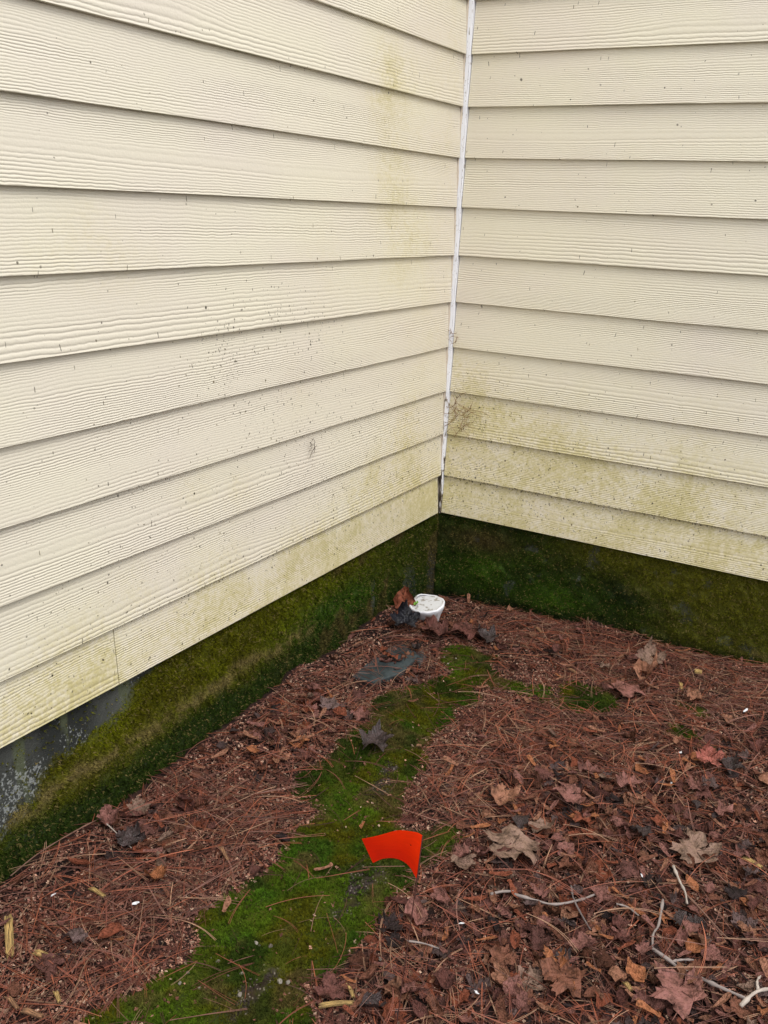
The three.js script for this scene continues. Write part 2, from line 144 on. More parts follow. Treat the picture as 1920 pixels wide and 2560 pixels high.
// paint map of a wall: paint, algae patches, specks and fibres of dirt (u along the wall, v up)
function wallMap(w, h, LX, LY, stains, specks, seed, extra) {
  const paint = lin(231, 224, 203), algae = lin(216, 203, 150), algae2 = lin(194, 182, 116), pinkish = lin(229, 220, 204);
  const buf = new Float32Array(w * h * 3), r = rng(seed);
  for (let j = 0; j < h; j++) for (let i = 0; i < w; i++) {
    const s = i / w * LX, y = j / h * LY - 0.02;
    let c = mix3(paint, pinkish, clamp(0.4 + fbm(s * 3, y * 5, 3, seed) * 1.2));
    let k = 0; for (const [a, b, rr, ww] of stains) { const dx = s - a, dy = y - b; if (Math.abs(dx) < rr * 2.4 && Math.abs(dy) < rr * 2.0) k += 0.75 * ww * Math.exp(-(dx * dx + dy * dy * 1.2) / (rr * rr * 1.5)); }
    k += extra(s, y);
    if (k > 0.03) {
      const n = fbm(s * 9, y * 9, 3, seed + 3) * 0.55 + fbm(s * 60, y * 70, 2, seed + 7) * 0.45 + fbm(s * 160, y * 200, 2, seed + 5) * 0.6 + (r() - 0.5) * 0.35;
      const m = sstep(0.0, 1.5, Math.min(k, 1.1) * (0.9 + n));
      c = mix3(c, mix3(algae, algae2, clamp(m * 0.9 - 0.3 + n * 0.6)), m * 0.8);
    }
    const f = 0.985 + 0.03 * (r() - 0.5), q = (j * w + i) * 3; buf[q] = c[0] * f; buf[q + 1] = c[1] * f; buf[q + 2] = c[2] * f;
  }
  const dab = (px, py, rx, ry, ang, c, al) => { const R = Math.ceil(Math.max(rx, ry)) + 1, ca = Math.cos(ang), sa = Math.sin(ang); for (let b = -R; b <= R; b++) for (let a = -R; a <= R; a++) { const X = Math.round(px) + a, Y = Math.round(py) + b; if (X < 0 || Y < 0 || X >= w || Y >= h) continue; const dx = X - px, dy = Y - py, u = (dx * ca + dy * sa) / rx, v = (-dx * sa + dy * ca) / ry, d = u * u + v * v; if (d < 1.3) { const t = al * clamp(1.6 - d * 1.2), q = (Y * w + X) * 3; for (let z = 0; z < 3; z++) buf[q + z] = mix(buf[q + z], c[z], t); } } };
  const px = w / LX / 1000, py = h / LY / 1000;       // pixels per millimetre
  const darks = [lin(56, 50, 40), lin(80, 72, 56), lin(50, 40, 34), lin(98, 86, 62)];
  const speck = (s, y, big) => { const d = big * (1.0 + r() * r() * 3.2); dab(s * px * 1000, (y + 0.02) * py * 1000, d * px * (0.6 + r() * 0.7), d * py * (0.6 + r() * 1.0), r() * 3, darks[(r() * 4) | 0], 0.5 + 0.5 * r()); };
  for (const [a, b, rr, n] of specks) for (let i = 0; i < n * 2.6; i++) { const t = r() * 6.283, R = rr * 1.3 * Math.sqrt(-Math.log(1 - r() * 0.98)) * 0.8; speck(a + Math.cos(t) * R, b + Math.sin(t) * R, 0.75); }
  for (let i = 0; i < 420; i++) speck(r() * LX, r() * LY, r() < 0.15 ? 1.1 : 0.75);
  for (let i = 0; i < 500; i++) speck(r() * LX, r() * r() * 0.75, 0.8);
  for (let i = 0; i < 150; i++) { const s = r() * LX, y = r() * LY, L = 4 + r() * 11, tl = (r() - 0.5) * 0.5, c = darks[(r() * 4) | 0], al = 0.35 + 0.5 * r(); for (let t = 0; t < L; t += 0.7) dab((s + tl * t / 1000) * px * 1000, (y + t / 1000) * py * 1000, 0.75, 0.9, 0, c, al); }
  for (let i = 0; i < 900; i++) { const row = r() < 0.6 ? 1 : r() < 0.6 ? 2 : 3, s = Math.pow(r(), 1.6) * LX * 0.75; speck(s, row * EXPO + 0.001 - r() * r() * 0.016, row === 1 ? 0.85 : 0.6); }   // mould dots along the lowest laps
  for (let i = 0; i < 700; i++) speck(r() * LX, r() * 0.36, 0.65);
  const a = new Uint8Array(w * h * 4);
  for (let i = 0; i < w * h; i++) { for (let z = 0; z < 3; z++) a[i * 4 + z] = S8[(clamp(buf[i * 3 + z]) * 4096) | 0]; a[i * 4 + 3] = 255; }
  const t = texOf(a, w, h, true); t.channel = 1; return t;
}
const lapDirt = (s, y) => 0;
const mapL = wallMap(2048, 1664, 2.6, 2.2, T.STL, T.SPL, 301, (s, y) => 0.3 * sstep(0.22, 0.0, y) + 0.2 * sstep(0.5, 0.1, y) + 0.4 * sstep(0.8, 0.05, s));
const mapR = wallMap(1536, 1664, 1.9, 2.2, T.STR, T.SPR, 402, (s, y) => 0.4 * sstep(0.3, 0.02, y) + 0.3 * sstep(0.8, 0.2, y) + 0.2);
const LXs = { L: 2.6, R: 1.9 };
const paintMat = {};
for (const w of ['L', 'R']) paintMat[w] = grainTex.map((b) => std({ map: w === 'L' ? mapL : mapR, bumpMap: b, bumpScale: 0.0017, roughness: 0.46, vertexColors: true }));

function boardGeo(wall, s0, s1, yb, ex, q, off) {
  const e = ex, P = [], U = [], V = [], C = [], I = [], n = Math.max(6, Math.round((s1 - s0) / 0.08));
  const face = (t) => [-0.0122 * t, t * e];
  const top_ = (e + 0.03) / e;
  const prof = [[[-0.0102, 0], [-0.0014, 0]], [[-0.0014, 0], [0, 0.0014]], [[0, 0.0014], face(0.5)], [face(0.5), face(top_)], [face(top_), [face(top_)[0] - 0.0102, face(top_)[1]]], [[face(top_)[0] - 0.0102, face(top_)[1]], [-0.0102, 0]]];
  const sm = (s) => 0.0007 * noise(s * 2.1 + off, yb * 5 + 1, 2), ym = (s) => 0.0006 * noise(s * 3.3 + off, yb * 7 + 2, 4);
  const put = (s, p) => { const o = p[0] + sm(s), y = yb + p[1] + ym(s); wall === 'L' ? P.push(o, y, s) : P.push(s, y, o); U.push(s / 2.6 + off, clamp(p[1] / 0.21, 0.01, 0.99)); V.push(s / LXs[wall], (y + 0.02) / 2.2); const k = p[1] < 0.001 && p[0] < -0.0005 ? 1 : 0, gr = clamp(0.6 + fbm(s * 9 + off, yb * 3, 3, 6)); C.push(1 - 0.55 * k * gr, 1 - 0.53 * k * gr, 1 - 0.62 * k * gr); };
  for (const [a, b] of prof) { const k0 = P.length / 3; for (let i = 0; i <= n; i++) { const s = mix(s0, s1, i / n); put(s, a); put(s, b); } for (let i = 0; i < n; i++) { const k = k0 + i * 2; wall === 'L' ? I.push(k, k + 1, k + 2, k + 1, k + 3, k + 2) : I.push(k, k + 2, k + 1, k + 1, k + 2, k + 3); } }
  for (const s of [s0, s1]) { const k0 = P.length / 3; for (const [a] of prof) put(s, a); const m = prof.length; for (let i = 1; i < m - 1; i++) (s === s0) === (wall === 'L') ? I.push(k0, k0 + i + 1, k0 + i) : I.push(k0, k0 + i, k0 + i + 1); }
  const g = new THREE.BufferGeometry(); g.setAttribute('position', new THREE.Float32BufferAttribute(P, 3)); g.setAttribute('uv', new THREE.Float32BufferAttribute(U, 2)); g.setAttribute('uv1', new THREE.Float32BufferAttribute(V, 2)); g.setAttribute('color', new THREE.Float32BufferAttribute(C, 3)); g.setIndex(I); g.computeVertexNormals();
  return g;
}
const trimW = (y) => 0.0055 + 0.005 * sstep(0.12, 0.55, y) + 0.002 * y;
function sidingWall(wall, label, len) {
  const root = new THREE.Group(), r = rng(wall === 'L' ? 11 : 12);
  for (let k = 0; k < 16; k++) {
    const yb = k * EXPO + (k === 0 ? 0.0147 : 0), ex = k === 0 ? EXPO - 0.0147 : EXPO, q = (k * 3 + (wall === 'L' ? 0 : 5)) % 8, off = r() * 0.3 + (wall === 'L' ? 0 : 0.3);
    const s0 = wall === 'L' ? (k === 0 ? 0.014 : 0.0065 + r() * 0.002) : trimW(yb + 0.09) + 0.0018 + r() * 0.0008;
    const spans = wall === 'L' && k === 0 ? [[s0, 1.8405], [1.8432, len]] : [[s0, len]];
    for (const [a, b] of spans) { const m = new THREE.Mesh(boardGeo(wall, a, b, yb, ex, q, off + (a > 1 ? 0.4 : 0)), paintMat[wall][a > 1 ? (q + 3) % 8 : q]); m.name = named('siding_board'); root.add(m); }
  }
  const bh = 16 * EXPO, b = new THREE.Mesh(wall === 'L' ? new THREE.BoxGeometry(0.12, bh, len + 0.14) : new THREE.BoxGeometry(len, bh, 0.12), std({ color: col(lin(70, 66, 58)), roughness: 0.95 }));
  b.name = 'sheathing'; const off = -0.0225 - 0.06;
  wall === 'L' ? b.position.set(off, bh / 2 + 0.03, len / 2 - 0.07) : b.position.set(len / 2, bh / 2 + 0.03, off);
  root.add(b);
  top(root, 'siding_wall'); tag(root, label, 'wall', 'cream lap siding walls'); return root;
}
sidingWall('L', 'cream lap siding wall with a butt joint in its lowest board', 3.7);
sidingWall('R', 'cream lap siding wall with unbroken boards and a dry tangle near the corner', 3.4);
{ // white inside-corner trim, narrow and dirty towards the foot
  const r = rng(31), P = [], U = [], I = [], n = 60, y0 = 0.012, y1 = 2.84;
  const sec = (y) => { const w = trimW(y); const zc = mix(-0.008, 0.0058, sstep(0.15, 0.2, y)); return [[-0.03, zc - 0.002], [-0.0115, zc], [-0.004, Math.max(zc - 0.001, 0.0005)], [w * 0.7, 0.0026], [w, 0.0004], [w, -0.02]]; };
  for (let f = 0; f < 5; f++) { const k0 = P.length / 3; for (let i = 0; i <= n; i++) { const y = mix(y0, y1, i / n), s = sec(y), jx = 0.0009 * noise(y * 16, f * 3.1, 3); for (const p of [s[f], s[f + 1]]) { P.push(p[0] + jx, y, p[1]); U.push((p[0] + 0.03) / 0.06, y / 2.2); } } for (let i = 0; i < n; i++) { const k = k0 + i * 2; I.push(k, k + 1, k + 2, k + 1, k + 3, k + 2); } }
  const g = new THREE.BufferGeometry(); g.setAttribute('position', new THREE.Float32BufferAttribute(P, 3)); g.setAttribute('uv', new THREE.Float32BufferAttribute(U, 2)); g.setIndex(I); g.computeVertexNormals();
  const wht = lin(244, 245, 250), cream = lin(228, 214, 196), dirt = lin(84, 72, 56), dirt2 = lin(150, 138, 118);
  const map = tex(64, 1024, (i, j) => { const y = j / 1024 * 2.2, x = i / 64 * 0.06 - 0.03; let c = x < -0.004 + 0.002 * noise(y * 30, 1, 1) ? cream : wht; const m = fbm(x * 300, y * 40, 3, 4) + (y < 0.2 ? 0.3 : y < 0.5 ? 0.04 : -0.3); if (m > 0.22) c = mix3(c, dirt2, 0.7); if (m > 0.36 || r() < 0.004) c = dirt; return c; });
  const t = new THREE.Mesh(g, std({ map, roughness: 0.5 })); top(t, 'corner_trim'); tag(t, 'narrow white caulked trim strip running up the inside corner of the siding', 'trim');
}

// ---------------------------------------------------------------- foundations with moss
const tuftGeo = (() => { // a sprig of moss: a few pointed leaflets
  const P = [], r = rng(55); for (let i = 0; i < 7; i++) { const a = i / 7 * 6.283 + r() * 0.6, l = 0.6 + r() * 0.5, w = 0.16 + r() * 0.08, lean = 0.35 + r() * 0.65, dx = Math.cos(a), dz = Math.sin(a); P.push(-dz * w * 0.5, 0, dx * w * 0.5, dz * w * 0.5, 0, -dx * w * 0.5, dx * lean * l, l, dz * lean * l); }
  const g = new THREE.BufferGeometry(); g.setAttribute('position', new THREE.Float32BufferAttribute(P, 3)); g.computeVertexNormals(); return g;
})();
const mossMat = matte({ color: 0xffffff, specularIntensity: 0.1 });
function instanced(geo, mat, list, name) { // list of [matrix, colour]
  const m = new THREE.InstancedMesh(geo, mat, list.length), c = new THREE.Color();
  list.forEach(([M, k], i) => { m.setMatrixAt(i, M); m.setColorAt(i, c.setRGB(k[0], k[1], k[2])); });
  m.name = name; m.userData.kind = 'stuff'; return m;
}
const MO = { olive: lin(110, 114, 18), olive2: lin(90, 88, 18), green: lin(64, 90, 24), bright: lin(78, 112, 26), dark: lin(50, 66, 22), deep: lin(32, 42, 20), dry: lin(142, 126, 78), brown: lin(98, 82, 50) };
function foundationMoss(wall, s, y, gy) { // cover 0..1 and colour at a spot on the foundation
  const t = (y - gy) / (0 - gy), n = fbm(s * 7, y * 9, 4, wall === 'L' ? 61 : 62), n2 = fbm(s * 24, y * 30, 3, 64);
  let cover = 1, c;
  if (wall === 'L') {
    const lim = 1.02 - (s - 1.68) / 0.57 * 0.62 + 0.16 * n + 0.1 * n2;
    cover = s < 1.6 ? 1 : sstep(0.06, -0.1, t - lim);
    c = mix3(MO.olive, MO.olive2, clamp(0.5 + n * 1.4));
    c = mix3(c, MO.green, clamp(Math.exp(-(((s - 0.75) / 0.32) ** 2) - (((t - 0.42) / 0.35) ** 2)) * 1.4));
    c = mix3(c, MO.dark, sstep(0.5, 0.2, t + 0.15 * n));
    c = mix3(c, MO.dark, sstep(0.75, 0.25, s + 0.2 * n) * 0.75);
    if (s > 0.9) c = mix3(c, MO.dry, 0.85 * Math.exp(-(((t - 0.46 - 0.1 * n) / 0.07) ** 2)) * sstep(-0.25, 0.2, n2 + 0.15));
    c = mix3(c, MO.brown, 0.7 * sstep(0.1, 0.35, fbm(s * 12 + 5, y * 8, 3, 66)) * sstep(1.3, 0.6, s));
    if (s < 0.75) cover *= 1 - 0.75 * sstep(0.15, 0.35, noise(s * 26, y * 5, 67)) * sstep(0.75, 0.3, t);
  } else {
    c = mix3(MO.dark, MO.green, clamp(0.25 + n * 1.2));
    c = mix3(c, MO.bright, 0.75 * clamp(Math.exp(-(((s - 0.22) / 0.1) ** 2) - (((t - 0.45) / 0.25) ** 2)) + Math.exp(-(((s - 0.52) / 0.12) ** 2) - (((t - 0.25) / 0.2) ** 2))));
    c = mix3(c, mix3(MO.olive, MO.brown, 0.3), clamp(sstep(0.45, 1.0, t + 0.2 * n) * sstep(0.35, 0.75, s) + sstep(0.75, 1.15, s) * 0.8));
    c = mix3(c, MO.brown, 0.8 * Math.exp(-(((s - 0.2) / 0.16) ** 2) - (((t - 0.78) / 0.16) ** 2)));
    c = mix3(c, MO.deep, 0.75 * clamp(Math.exp(-(((s - 0.8) / 0.12) ** 2) - (((t - 0.5 + (s - 0.8) * 1.1) / 0.17) ** 2)) + sstep(0.18, 0.0, t)));
    c = mix3(c, MO.dry, 0.75 * Math.exp(-(((t - 0.62 + (s - 0.8) * 0.95) / 0.06) ** 2)) * sstep(0.75, 0.95, s) * sstep(-0.3, 0.2, n2));
    cover = 1 - 0.6 * sstep(0.28, 0.45, fbm(s * 15, y * 15, 3, 69));
  }
  return [cover, c];
}
function foundation(wall, len, label, count) {
  const root = new THREE.Group(), P = [], U = [], I = [], nx = Math.round(len / 0.007), ny = 92, y0 = -0.62, y1 = 0.028;
  const out = (s, y) => { const gy = wall === 'L' ? groundMacro(0, s) : groundMacro(s, 0), cv = foundationMoss(wall, s, y, gy)[0]; return FND + 0.003 * fbm(s * 9, y * 9, 3, 71) + 0.0012 * noise(s * 60, y * 60, 72) + 0.012 * Math.exp(-((s / 0.028) ** 2)) + cv * (0.016 * Math.max(-0.1, fbm(s * 26, y * 26, 3, 76)) + 0.006 * Math.max(0, noise(s * 85, y * 85, 70))) * sstep(0.02, -0.03, y); };
  const W = (s, y, o) => wall === 'L' ? [o, y, s] : [s, y, o];
  for (let j = 0; j <= ny; j++) for (let i = 0; i <= nx; i++) { const s = mix(-0.03, len, i / nx), y = mix(y0, y1, j / ny); P.push(...W(s, y, out(s, y))); U.push(s / 2.6, (y - y0) / (y1 - y0)); }
  for (let j = 0; j < ny; j++) for (let i = 0; i < nx; i++) { const a = j * (nx + 1) + i; wall === 'L' ? I.push(a, a + nx + 1, a + 1, a + 1, a + nx + 1, a + nx + 2) : I.push(a, a + 1, a + nx + 1, a + 1, a + nx + 2, a + nx + 1); }
  const g = new THREE.BufferGeometry(); g.setAttribute('position', new THREE.Float32BufferAttribute(P, 3)); g.setAttribute('uv', new THREE.Float32BufferAttribute(U, 2)); g.setIndex(I); g.computeVertexNormals();
  const r = rng(73), conc = lin(84, 86, 82), conc2 = lin(50, 52, 50), efl = lin(168, 172, 170), film = lin(92, 98, 74);
  const map = tex(2048, 512, (i, j) => {
    const s = i / 2048 * 2.6, y = y0 + j / 512 * (y1 - y0), gy = wall === 'L' ? groundMacro(0, s) : groundMacro(s, 0);
    let c = mix3(conc2, conc, clamp(0.45 + fbm(s * 6, y * 3, 4, 75) * 1.3 + (r() - 0.5) * 0.5));
    c = mix3(c, film, 0.8 * sstep(0.15, 0.4, fbm(s * 20, y * 3, 3, 79)));
    const e = fbm(s * 7, y * 9, 4, 77) * 1.2 + 0.62 * noise(s * 330, y * 330, 78) + 0.5 * noise(s * 120, y * 120, 80); if (e > 0.5) c = mix3(c, efl, (wall === 'L' && s > 1.5 ? 0.62 : 0.1) * sstep(0.5, 0.95, e));
    const [cv, mc] = foundationMoss(wall, s, y, gy); return mix3(c, [mc[0] * 0.6, mc[1] * 0.6, mc[2] * 0.6], cv * 0.92);
  });
  const rb = rng(74), bump = tex(512, 128, () => { const v = rb(); return [v, v, v]; }, false); bump.repeat.set(3, 3);
  const base = new THREE.Mesh(g, matte({ map, roughness: 0.85, bumpMap: bump, bumpScale: 0.0015 })); base.name = 'concrete_face'; root.add(base);
  const core = new THREE.Mesh(wall === 'L' ? new THREE.BoxGeometry(0.1, 0.64, len + 0.1) : new THREE.BoxGeometry(len, 0.64, 0.1), std({ color: col(conc2) })); core.name = 'concrete_core';
  wall === 'L' ? core.position.set(-0.08, -0.295, len / 2 - 0.05) : core.position.set(len / 2, -0.295, -0.08); root.add(core);
  const list = [], q = rng(wall === 'L' ? 81 : 82), M = new THREE.Matrix4(), Q = new THREE.Quaternion(), E = new THREE.Euler();
  const vis = wall === 'L' ? 2.6 : 1.75;
  for (let i = 0; i < count; i++) {
    const s = q() * vis, gy = wall === 'L' ? groundMacro(0, s) : groundMacro(s, 0), y = mix(gy - 0.03, 0.012, q());
    const [cv, mc] = foundationMoss(wall, s, y, gy); if (q() > 0.04 + cv) continue;
    const clump = fbm(s * 45, y * 45, 2, 83); const sz = 0.0066 * (0.5 + q() * 0.9) * (1 + 0.7 * clump);
    E.set((q() - 0.5) * 1.1 + (wall === 'L' ? 0 : 1.25), q() * 6.28, (q() - 0.5) * 1.1 - (wall === 'L' ? 1.25 : 0), 'XZY');
    const v = 0.3 + q() * 1.15, dry = q() < 0.065;
    const cc = dry ? [MO.dry[0], MO.dry[1], MO.dry[2]] : [mc[0] * v, mc[1] * v, mc[2] * v * (0.8 + q() * 0.4)];
    list.push([new THREE.Matrix4().compose(new THREE.Vector3(...W(s, y, out(s, y) + 0.001 + 0.004 * Math.max(0, clump))), Q.setFromEuler(E), new THREE.Vector3(sz * 0.9, sz * (0.7 + q() * 0.6), sz * 0.9)), cc]);
  }
  root.add(instanced(tuftGeo, mossMat, list, 'moss_cover'));
  top(root, 'foundation_wall'); tag(root, label, 'foundation', 'mossy concrete foundations');
}
foundation('L', 3.7, 'concrete foundation with a bare grey patch above olive moss', 95000);
foundation('R', 3.4, 'concrete foundation wholly covered in dark green moss behind the white pipe stub', 62000);
{ // moss carpet on the ground
  const list = [], q = rng(91), E = new THREE.Euler(), Q = new THREE.Quaternion();
  let guard = 0;
  while (list.length < 85000 && guard++ < 900000) {
    const x = q() * 1.7, z = q() * 2.65, m = mossAt(x, z) * (1 - 0.62 * bareAt(x, z)); if (x < 0 || z < 0) continue;
    const n = fbm(x * 11, z * 11, 4, 92), n2 = fbm(x * 34, z * 34, 2, 94);
    if (q() > sstep(0.25, 0.75, m + 0.3 * n2)) continue;
    let c = mix3(MO.green, MO.olive2, clamp(0.45 + n * 1.9)); c = mix3(c, MO.bright, sstep(0.1, 0.4, fbm(x * 6 + 3, z * 6, 3, 95)) * 0.65); c = mix3(c, MO.brown, 0.75 * sstep(0.05, 0.3, fbm(x * 9 + 1, z * 9, 3, 96))); c = mix3(c, MO.dark, 0.85 * sstep(0.02, 0.28, fbm(x * 8, z * 8 + 5, 3, 97)));
    const v = 0.3 + q() * 1.1, sz = 0.0062 * (0.5 + q() * 0.9) * (1 + 0.8 * n2);
    E.set((q() - 0.5) * 1.1, q() * 6.28, (q() - 0.5) * 1.1);
    list.push([new THREE.Matrix4().compose(new THREE.Vector3(x, groundY(x, z) + 0.003 * Math.max(0, n2), z), Q.setFromEuler(E), new THREE.Vector3(sz, sz * (0.6 + q() * 0.7), sz)), [c[0] * v, c[1] * v, c[2] * v]]);
  }
  const m = instanced(tuftGeo, mossMat, list, 'moss'); top(m, 'ground_moss'); tag(m, 'green moss carpet winding through the litter towards the corner', 'moss', null, 'stuff');
}

// ---------------------------------------------------------------- litter: husk crumbs, needles, leaves
const view = new THREE.Vector3();
function spot(q, dens) { for (let i = 0; i < 4000; i++) { const x = q() * 1.75 - 0.02, z = q() * 2.6 - 0.02; if (inView(x, z) && q() < dens(x, z)) return [x, z]; } return [0.8, 1.2]; }
{ // husk crumbs
  const P = [], r = rng(101);
  for (let i = 0; i < 4; i++) { const a = i / 4 * 6.283 + r() * 0.9, l = 0.55 + r() * 0.5, w = 0.3 + r() * 0.15, h = 0.12 + r() * 0.4, dx = Math.cos(a), dz = Math.sin(a); const A = [0, 0, 0], B = [dx * l * 0.6 - dz * w, h * 0.5 + 0.1, dz * l * 0.6 + dx * w], C = [dx * l, h, dz * l], D = [dx * l * 0.6 + dz * w, h * 0.5 + 0.1, dz * l * 0.6 - dx * w]; P.push(...A, ...B, ...C, ...A, ...C, ...D); }
  const g = new THREE.BufferGeometry(); g.setAttribute('position', new THREE.Float32BufferAttribute(P, 3)); g.computeVertexNormals();
  const pal = [lin(172, 120, 104), lin(146, 98, 84), lin(112, 72, 60), lin(196, 148, 124), lin(90, 58, 48), lin(206, 172, 148), lin(128, 84, 70)];
  const list = [], q = rng(102), E = new THREE.Euler(), Q = new THREE.Quaternion();
  const dens = (x, z) => { const m = mossAt(x, z), n = fbm(x * 10, z * 10, 3, 103); return clamp((m > 0.97 ? 0.022 + 0.05 * Math.max(0, n) : 0.03 + sstep(0.95, 0.35, m + 0.2 * n)) * clamp(0.62 + n * 1.3 + (x < 0.6 && z > 1.0 ? 0.3 : 0))); };
  for (let i = 0; i < 78000; i++) { const [x, z] = spot(q, dens); const sz = 0.0042 * (0.45 + q() * 1.0); E.set((q() - 0.5) * 1.6, q() * 6.28, (q() - 0.5) * 1.6); const k = pal[Math.min(6, (q() * 7) | 0)], v = 0.4 + q() * 0.65; list.push([new THREE.Matrix4().compose(new THREE.Vector3(x, groundY(x, z) + q() * 0.006 + 0.001, z), Q.setFromEuler(E), new THREE.Vector3(sz, sz * 0.9, sz * (0.6 + q() * 0.6))), [k[0] * v, k[1] * v, k[2] * v]]); }
  const m = instanced(g, matte({}), list, 'x'); top(m, 'husk_crumbs'); tag(m, 'small pinkish brown seed husks and crumbs strewn over the soil', 'husks', null, 'stuff');
}
function tube(pts, rad, sides, taper = 0, wob = 0, r = null) { // simple tapered tube through points, with end caps
  const cv = new THREE.CatmullRomCurve3(pts), n = Math.max(4, pts.length * 3), fr = cv.computeFrenetFrames(n, false), P = [], I = [], U = [];
  for (let i = 0; i <= n; i++) { const t = i / n, p = cv.getPointAt(t), R = rad * (1 - taper * t) * (1 + (r ? wob * (r() - 0.5) + (i % 5 === 2 ? 0.35 : 0) : 0)); for (let k = 0; k < sides; k++) { const a = k / sides * 6.283, N = fr.normals[i], B = fr.binormals[i], c = Math.cos(a) * R, s = Math.sin(a) * R; P.push(p.x + N.x * c + B.x * s, p.y + N.y * c + B.y * s, p.z + N.z * c + B.z * s); U.push(k / sides, t); } }
  for (let i = 0; i < n; i++) for (let k = 0; k < sides; k++) { const a = i * sides + k, b = i * sides + (k + 1) % sides; I.push(a, b, a + sides, b, b + sides, a + sides); }
  for (let k = 1; k < sides - 1; k++) { I.push(0, k + 1, k); const e = n * sides; I.push(e, e + k, e + k + 1); }
  const g = new THREE.BufferGeometry(); g.setAttribute('position', new THREE.Float32BufferAttribute(P, 3)); g.setAttribute('uv', new THREE.Float32BufferAttribute(U, 2)); g.setIndex(I); g.computeVertexNormals(); return g;
}
const needleGeos = [], needlePairs = [0, 1, 2, 3, 4, 5, 6, 7].map((q) => q % 3 !== 1); { const r = rng(111); for (let q = 0; q < 8; q++) { const parts = [], b = (r() - 0.5) * 0.5, b2 = (r() - 0.5) * 0.2, k = q % 3 === 0 ? 2 : q % 3 === 1 ? 1 : 2; for (let j = 0; j < k; j++) { const sp = j * (0.02 + r() * 0.07), pts = []; for (let i = 0; i <= 4; i++) { const t = i / 4; pts.push(new THREE.Vector3(t - 0.5, 0.03 * Math.sin(t * 3.14) + 0.004 * j, b * (t - 0.5) ** 2 + b2 * t ** 3 + sp * t)); } const g = tube(pts, 0.0056, 3, 0.35); parts.push(g); } needleGeos.push(mergeGeometries(parts)); } }
const needlePal = [lin(164, 98, 78), lin(140, 86, 72), lin(118, 76, 66), lin(182, 108, 80), lin(156, 112, 98), lin(92, 62, 54), lin(184, 144, 116)];
const needleDens = (x, z) => clamp((mossAt(x, z) > 0.5 ? 0.09 : 1) * (0.1 + 0.62 * blobs(T.NEED, x, z)) + 0.02);
{
  const lists = needleGeos.map(() => []), q = rng(112), E = new THREE.Euler(), Q = new THREE.Quaternion(), one = [];
  for (let i = 0; i < 9500; i++) { const [x, z] = spot(q, needleDens); const L = 0.06 + q() * 0.1; const n = fbm(x * 5, z * 5, 2, 113) * 3; E.set((q() - 0.5) * 0.25, n + (q() - 0.5) * 3.4, (q() - 0.5) * 0.22, 'YXZ'); const k = needlePal[(q() * 7) | 0], v = 0.4 + q() * 0.65; one.push([(q() * 8) | 0, new THREE.Matrix4().compose(new THREE.Vector3(x, groundY(x, z) + 0.003 + q() * 0.012, z), Q.setFromEuler(E), new THREE.Vector3(L, L, L)), [k[0] * v, k[1] * v, k[2] * v]]); }
  const g = new THREE.Group(); for (let k = 0; k < 8; k++) { const l = one.filter((o) => o[0] === k).map((o) => [o[1], o[2]]); const m = instanced(needleGeos[k], matte({ roughness: 0.6, specularIntensity: 0.35 }), l, named('needle_mat')); g.add(m); }
  top(g, 'pine_needle_mat'); tag(g, 'mat of fallen reddish brown pine needles over the litter', 'pine needles', null, 'stuff');
}
// ---- leaves
const leafTex = (() => { // veins radiating from the leaf base, blotches
  const N = 256, v = (x, y) => { let d = 9; for (const a of [90, 50, 130, 12, 168]) { const c = Math.cos(a * Math.PI / 180), s = Math.sin(a * Math.PI / 180), al = x * c + y * s; if (al > 0) d = Math.min(d, Math.abs(-x * s + y * c) / (0.9 - 0.3 * al)); for (let k = 1; k < 6; k++) { const t = k * 0.14, px = x - c * t, py = y - s * t; for (const b of [-42, 42]) { const e = (a + b) * Math.PI / 180, ce = Math.cos(e), se = Math.sin(e), l = px * ce + py * se; if (l > 0 && l < 0.26) d = Math.min(d, Math.abs(-px * se + py * ce) * 1.7); } } } return d; };
  const h = new Float32Array(N * N); for (let j = 0; j < N; j++) for (let i = 0; i < N; i++) { const x = (i / N - 0.5) * 1.5, y = j / N * 1.3 - 0.2; h[j * N + i] = v(x, y); }
  const map = tex(N, N, (i, j) => { const d = h[j * N + i], n = fbm(i / 22, j / 22, 4, 120), n2 = fbm(i / 5, j / 5, 2, 124); let b = clamp(0.76 + n * 0.85 + n2 * 0.4, 0.25); if (d < 0.012) b = Math.min(1, b * 1.18); const sp = noise(i / 3, j / 3, 127) > 0.72 ? 0.6 : 1; return [b * sp, b * sp * (0.97 + 0.05 * n2), b * sp * (0.96 + 0.1 * n)]; });
  const bump = tex(N, N, (i, j) => { const d = h[j * N + i], n = fbm(i / 9, j / 9, 3, 130), v2 = clamp(0.45 + 0.5 * Math.exp(-((d / 0.016) ** 2)) * -0.6 + 0.4 * n + 0.2 * Math.min(d * 6, 1)); return [v2, v2, v2]; }, false);
  return { map, bump };
})();
const halfLeaf = [[0, 0], [0.14, -0.06], [0.33, -0.1], [0.32, 0.02], [0.43, 0.08], [0.35, 0.16], [0.31, 0.21], [0.46, 0.26], [0.63, 0.41], [0.54, 0.43], [0.58, 0.54], [0.46, 0.52], [0.41, 0.58], [0.25, 0.44], [0.2, 0.52], [0.27, 0.69], [0.2, 0.7], [0.18, 0.81], [0.09, 0.82], [0, 1]];
for (const p of halfLeaf) { const d = Math.hypot(p[0], p[1] - 0.38), k = p[0] === 0 ? 1 : (0.32 + 0.68 * d / 0.52) ? 0.62 + 0.38 * (0.44 / d) : 1; p[0] *= k; p[1] = 0.38 + (p[1] - 0.38) * k; }   // broader, blunter lobes
const mapleOut = [...halfLeaf, ...halfLeaf.slice(1, -1).reverse().map(([x, y]) => [-x, y])];
